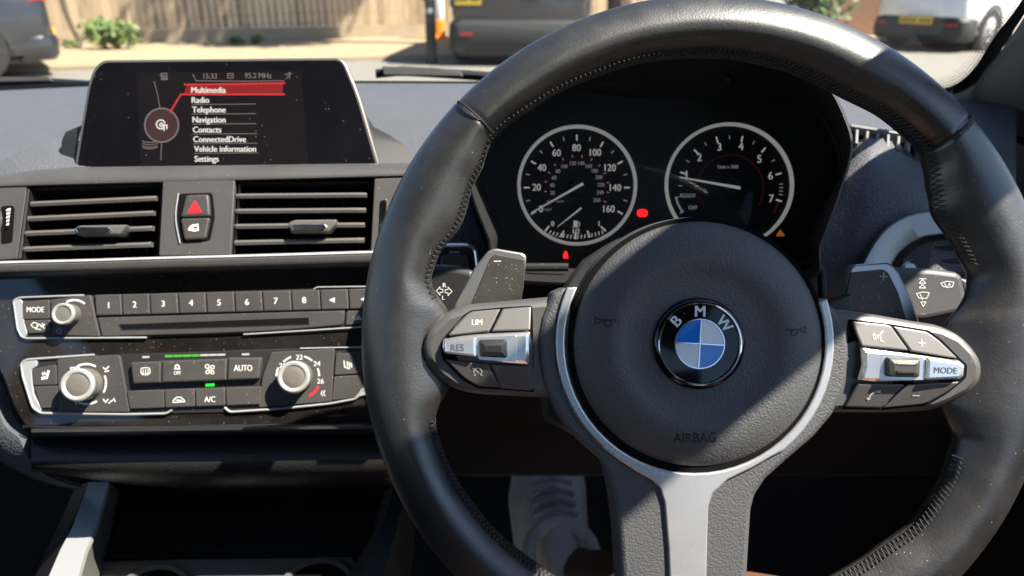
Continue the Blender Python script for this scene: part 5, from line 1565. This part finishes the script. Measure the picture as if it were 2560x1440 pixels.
# ---- spoke pads with keys
lo = [(1420, 742), (1367, 745), (1242, 757), (1160, 764), (1112, 780), (1069, 822), (1053, 863), (1062, 907), (1092, 950), (1130, 979), (1184, 992), (1400, 1004), (1420, 960)]
lp = wp('spoke_pad', lo, -.016, .0150, .0045, M['padplastic'], r=[0, 10, 30, 20, 25, 30, 30, 30, 30, 25, 25, 0, 0], seg=4, label='left spoke pad with speed limiter keys')
well = [(1108, 845), (1160, 786), (1176, 776), (1253, 769), (1332, 764), (1337, 985), (1249, 978), (1193, 975), (1154, 953), (1106, 897), (1101, 868)]
bm = new(); ppx(bm, WF_, well, .0145, .0153, .0002, r=8); obj('key_gap', bm, M['dark'], lp)
def wkey(parent, pts, m='wheelkey', z=.0166, r=6, name='key', bev=.0009, z0=.0148):
    bm = new(); ppx(bm, WF_, pts, z0, z, bev, r=r); return obj(name, bm, M[m], parent)
def wsym(parent, z, **k): return sym(parent, WF_, z, **k)
k = wkey(lp, [(1118, 840), (1162, 789), (1178, 779), (1251, 773), (1223, 829)], r=[8, 20, 14, 4, 4]); wsym(k, .0168, text=[('LIM', 1192, 806, 14, dict(sx=.92, bold=.3))], name='lettering')
wkey(lp, [(1256, 773), (1329, 767), (1326, 826), (1228, 829)], r=4)
bar = wkey(lp, [(1106, 848), (1150, 840), (1192, 836), (1326, 829), (1324, 914), (1257, 909), (1192, 897), (1109, 886), (1103, 866)], 'barchrome', .0172, 5, 'chrome_bar', bev=.0022)
k = wkey(lp, [(1109, 852), (1190, 843), (1191, 894), (1111, 884)], 'barchrome', .0192, 6, 'key', bev=.0014, z0=.016); wsym(k, .0194, text=[('RES', 1143, 869, 16, dict(sx=.95, bold=.4))], m='dimprint', name='lettering')
bm = new(); ppx(bm, WF_, [(1192, 843), (1292, 838), (1290, 905), (1196, 899)], .016, .01735, .0001, r=6); obj('rocker_recess', bm, M['barchrome'], bar)
k = wkey(bar, [(1196, 850), (1267, 849), (1269, 896), (1199, 893)], 'blackplastic', .0205, 7, 'rocker', bev=.003, z0=.015)
k = wkey(lp, [(1113, 899), (1221, 911), (1248, 972), (1196, 971), (1160, 950)], r=[4, 4, 4, 20, 20], z=.0162)
wsym(k, .0164, polys=[arc(1194, 931, 10, -50, 200, 12), [(1188, 925), (1196, 934)], [(1184, 941), (1189, 937)], [(1202, 938), (1205, 941)], [(1181, 920), (1183, 922)]], w=2.2)
wkey(lp, [(1226, 911), (1325, 917), (1329, 981), (1252, 975)], r=4, z=.0162)
ro = [(2070, 772), (2130, 776), (2225, 791), (2297, 804), (2365, 814), (2413, 838), (2445, 874), (2463, 914), (2460, 950), (2434, 988), (2387, 1018), (2350, 1034), (2261, 1040), (2080, 1040), (2070, 1000)]
rp = wp('spoke_pad', ro, -.016, .0150, .0045, M['padplastic'], r=[0, 4, 30, 30, 30, 25, 25, 25, 25, 25, 25, 25, 20, 0, 0], seg=4, label='right spoke pad with telephone and voice keys')
well = [(2128, 798), (2238, 811), (2330, 826), (2360, 850), (2402, 897), (2419, 912), (2416, 945), (2404, 955), (2376, 985), (2330, 1018), (2222, 1030), (2112, 1028)]
bm = new(); ppx(bm, WF_, well, .0145, .0153, .0002, r=8); obj('key_gap', bm, M['dark'], rp)
k = wkey(rp, [(2138, 803), (2225, 812), (2236, 816), (2274, 877), (2156, 866), (2146, 835)], r=4)
wsym(k, .0168, polys=[[(2211, 830), (2204, 838), (2206, 846), (2204, 852), (2212, 855)], [(2199, 838), (2199, 846)], arc(2200, 842, 8, 140, 220, 4), arc(2200, 842, 13, 140, 220, 4), [(2213, 828), (2213, 829)]], w=2.6)
k = wkey(rp, [(2240, 816), (2326, 830), (2355, 853), (2396, 897), (2279, 879)], r=[4, 10, 8, 6, 4]); wsym(k, .0168, polys=[[(2299, 857), (2317, 859)], [(2308, 849), (2308, 867)]], w=2.6)
bar = wkey(rp, [(2156, 868), (2200, 874), (2315, 889), (2402, 901), (2415, 912), (2413, 942), (2400, 951), (2315, 955), (2189, 957), (2149, 953), (2158, 914)], 'barchrome', .0172, 5, 'chrome_bar', bev=.0022)
k = wkey(rp, [(2319, 894), (2400, 904), (2411, 914), (2409, 940), (2398, 947), (2317, 951)], 'barchrome', .0192, 6, 'key', bev=.0014, z0=.016); wsym(k, .0194, text=[('MODE', 2364, 926, 15, dict(sx=.95, bold=.4, ang=-2))], m='dimprint', name='lettering')
bm = new(); ppx(bm, WF_, [(2204, 882), (2312, 893), (2312, 950), (2198, 952)], .016, .01735, .0001, r=6); obj('rocker_recess', bm, M['barchrome'], bar)
k = wkey(bar, [(2222, 894), (2307, 897), (2305, 946), (2222, 943)], 'rockergrey', .0210, 8, 'rocker', bev=.003, z0=.015)
wsym(k, .0211, polys=[[(2240, 909), (2248, 913), (2290, 914), (2292, 908)], [(2240, 926), (2248, 931), (2290, 932)]], w=2, m='blackprint', name='rocker_groove')
k = wkey(rp, [(2149, 959), (2267, 962), (2218, 1025), (2125, 1023)], r=4, z=.0162); wsym(k, .0164, polys=[spline([Vector(p) for p in [(2181, 1001), (2185, 990), (2193, 982), (2204, 979)]], 4)], w=4, name='phone_symbol', fills=[[(2176, 998), (2184, 996), (2186, 1002), (2179, 1004)], [(2201, 977), (2208, 977), (2208, 984), (2201, 984)]])
k = wkey(rp, [(2272, 962), (2401, 954), (2373, 983), (2326, 1015), (2222, 1025)], r=[4, 6, 16, 20, 4], z=.0162); wsym(k, .0164, polys=[[(2290, 991), (2306, 991.5)]], w=2.8)
# the pods are roof-shaped: keys fall away above and below the bright bar
def bend_pod(root, a, b, slope_up, slope_dn, flat):
    pa, pb = WF_.p(*a, .0165).xy, WF_.p(*b, .0165).xy
    d = (pb - pa).normalized(); nn = Vector((-d.y, d.x))
    todo = [root]
    while todo:
        o = todo.pop(); todo += list(o.children)
        for v in o.data.vertices:
            if v.co.z < .004: continue
            h = (v.co.xy - pa).dot(nn)
            k = h - flat if h > flat else (h + flat if h < -flat else 0)
            v.co.z -= abs(k) * (slope_up if k > 0 else slope_dn)
        o.data.update()
bend_pod(lp, (1105, 867), (1325, 872), .32, .36, 30 * KW)
bend_pod(rp, (2156, 911), (2414, 927), .20, .36, 30 * KW)
# ---- shift paddles behind the spokes
PF = plane(1765, 850, .424)
for face, frame, sy, nm in (
    ([(1172, 775), (1210, 684), (1228, 642), (1238, 636), (1313, 649), (1309, 719), (1298, 775)], [(1130, 775), (1184, 672), (1217, 630), (1236, 620), (1307, 632), (1316, 640), (1316, 650), (1308, 722), (1300, 775)], [[(1235, 653), (1252, 653)]], 'left shift paddle marked minus'),
    ([(2127, 681), (2208, 673), (2221, 681), (2247, 733), (2270, 812), (2100, 812)], [(2123, 684), (2126, 670), (2136, 661), (2218, 655), (2234, 663), (2248, 680), (2283, 755), (2303, 815), (2098, 815)], [[(2200, 690), (2219, 692)], [(2210, 682), (2208, 701)]], 'right shift paddle marked plus')):
    bm = new(); ppx(bm, PF, frame, -.006, 0, .0012, r=9); pd = obj('shift_paddle', bm, M['paddlesilver'], wh, label=nm)
    bm = new(); ppx(bm, PF, face, -.001, .0008, .0004, r=6); fp = obj('paddle_face', bm, M['paddleface'], pd)
    # paddle frame is the wheel's frame moved along its axis
    for o in (pd,):
        o.location = WF_.l(PF.o)
    sym(fp, PF, .0010, polys=sy, w=2.6)
# bracket of the right paddle
bm = new(); ppx(bm, WF_, [(2040, 770), (2130, 735), (2140, 790), (2080, 800)], -.03, -.018, .002); obj('paddle_bracket', bm, M['blackplastic'], wh)
# ------------------------------------------------------------------ the driver's legs under the wheel
M['skin'] = mat('brown skin', (.17, .08, .05), .5, var=.12, varscale=40, bump=(500, .0003), grain='noise')
M['sneaker'] = mat('pale worn sneaker', (.68, .66, .63), .75, bump=(600, .0006), grain='noise', var=.25, varscale=25)
M['shorts'] = mat('dark cloth shorts', (.03, .03, .035), .9)
M['lace'] = mat('grey laces', (.40, .40, .40), .8)
def skin_mesh(name, verts, edges, radii, m, parent, fr, sub=2, root=0):
    me = bpy.data.meshes.new(name)
    me.from_pydata([fr.l(Vector(v)) for v in verts], edges, [])
    o = bpy.data.objects.new(name, me)
    COL.objects.link(o)
    sk = o.modifiers.new('skin', 'SKIN')
    for v, r in zip(me.skin_vertices[0].data, radii): v.radius = (r, r) if not isinstance(r, tuple) else r
    for i, v in enumerate(me.skin_vertices[0].data): v.use_root = (i == root)
    sk.use_smooth_shade = True
    sb_ = o.modifiers.new('sub', 'SUBSURF'); sb_.levels = sub; sb_.render_levels = sub
    dg = bpy.context.evaluated_depsgraph_get(); dg.update()
    m2 = bpy.data.meshes.new_from_object(o.evaluated_get(dg))
    o.modifiers.clear(); o.data = m2
    bpy.data.meshes.remove(me)
    m2.name = name
    m2.shade_smooth()
    m2.materials.append(m)
    if parent: o.parent = parent
    return o
pelvis = Vector((.10, -.22, .62))
kneeR = U(2440, 1765, .47)
ankR = U(1392, 1425, .895)
toeR = U(1375, 1235, .965)
kneeL = Vector((-.06, .26, .62)); ankL = Vector((-.10, .38, .40)); toeL = Vector((-.11, .53, .36))
PFr = Wr((.10, -.22, .45))
pr = thing('person', 'bare legged driver in dark shorts and pale sneakers below the steering wheel', 'person', PFr)
hipR, hipL = pelvis + Vector((.11, .03, 0)), pelvis + Vector((-.11, .03, 0))
V_ = [pelvis, hipR, hipR.lerp(kneeR, .5), kneeR.lerp(hipR, .12), kneeR.lerp(ankR, .06), kneeR.lerp(ankR, .30), kneeR.lerp(ankR, .7), ankR, ankR.lerp(toeR, .45), toeR,
      hipL, hipL.lerp(kneeL, .5), kneeL.lerp(hipL, .12), kneeL.lerp(ankL, .08), kneeL.lerp(ankL, .35), ankL, ankL.lerp(toeL, .5), toeL, pelvis + Vector((0, -.10, .22))]
E_ = [(0, 1), (1, 2), (2, 3), (3, 4), (4, 5), (5, 6), (6, 7), (7, 8), (8, 9), (0, 10), (10, 11), (11, 12), (12, 13), (13, 14), (14, 15), (15, 16), (16, 17), (0, 18)]
Rd = [.13, .095, .082, .064, .056, .056, .041, .036, .030, .022, .095, .082, .062, .056, .056, .036, .03, .022, .13]
skin_mesh('body', V_, E_, Rd, M['skin'], pr, PFr)
sV = [pelvis, hipR, hipR.lerp(kneeR, .55), hipL, hipL.lerp(kneeL, .55), pelvis + Vector((0, -.10, .20))]
skin_mesh('shorts', sV, [(0, 1), (1, 2), (0, 3), (3, 4), (0, 5)], [.145, .112, .108, .112, .108, .145], M['shorts'], pr, PFr)
def shoe(ank, toe, name):
    f = (toe - ank).normalized()
    side = f.cross(Vector((0, 0, 1))).normalized()
    up = side.cross(f).normalized()
    def P(a, b, c): return PFr.l(ank + f * a + side * b + up * c)
    # stations heel to toe: half width, top height, sole height
    bm = new()
    stt = [(-.060, .020, .045, -.045), (-.050, .034, .066, -.055), (-.015, .041, .070, -.06), (.03, .043, .062, -.06), (.07, .046, .046, -.058), (.12, .050, .028, -.055), (.165, .047, .006, -.052), (.195, .034, -.012, -.048), (.205, .016, -.022, -.042)]
    rows = []
    for a, w, t, b in stt:
        n = 20
        rows.append([P(a, math.cos(k / n * math.tau) * w * (1.0 if math.sin(k / n * math.tau) < .3 else .88), (t + b) / 2 + math.sin(k / n * math.tau) * (t - b) / 2) for k in range(n)])
    loft(bm, rows, True, True)
    u = obj(name, bm, M['sneaker'], pr, smooth=60)
    # collar, tongue and laces
    bm = new(); tube(bm, [P(-.012 + math.cos(k / 20 * math.tau) * .044, math.sin(k / 20 * math.tau) * .038, .070 + math.cos(k / 20 * math.tau) * -.012) for k in range(21)], .008, 8, cap=False); obj('collar', bm, M['sneaker'], u)
    bm = new()
    for k in range(6):
        a = .045 + k * .018; t = .058 - k * .0085
        tube(bm, [P(a, -.026, t - .006), P(a + .004, 0, t + .004), P(a, .026, t - .006)], .0035, 6)
    obj('lace', bm, M['lace'], u)
    bm = new(); prism(bm, [(a, b) for a, b in [(-.06, -.02), (-.045, -.04), (.06, -.047), (.13, -.052), (.19, -.04), (.212, 0), (.19, .04), (.13, .052), (.06, .047), (-.045, .04), (-.06, .02)]], 0, .022, .006)
    for v in bm.verts: v.co = P(v.co.x, v.co.y, v.co.z - .072)
    obj('sole', bm, M['sneaker'], u)
shoe(ankR, toeR, 'shoe'); shoe(ankL, toeL, 'shoe')
# pedals
for px, w, nm in ((1360, .05, 'brake pedal'),):
    pf = Wr(U(1370, 1205, 1.03))
    pt = thing('brake_pedal', 'black rubber pedal under the toe of the pale sneaker', 'pedal', pf)
    bm = new(); box(bm, (-.045, -.006, -.03), (.045, .006, .03)); obj('pad', bm, M['rubber'], pt)
    bm = new(); tube(bm, [(0, .006, .0), (0, .05, .12), (0, .06, .28)], .008, 8); obj('arm', bm, M['blackplastic'], pt)
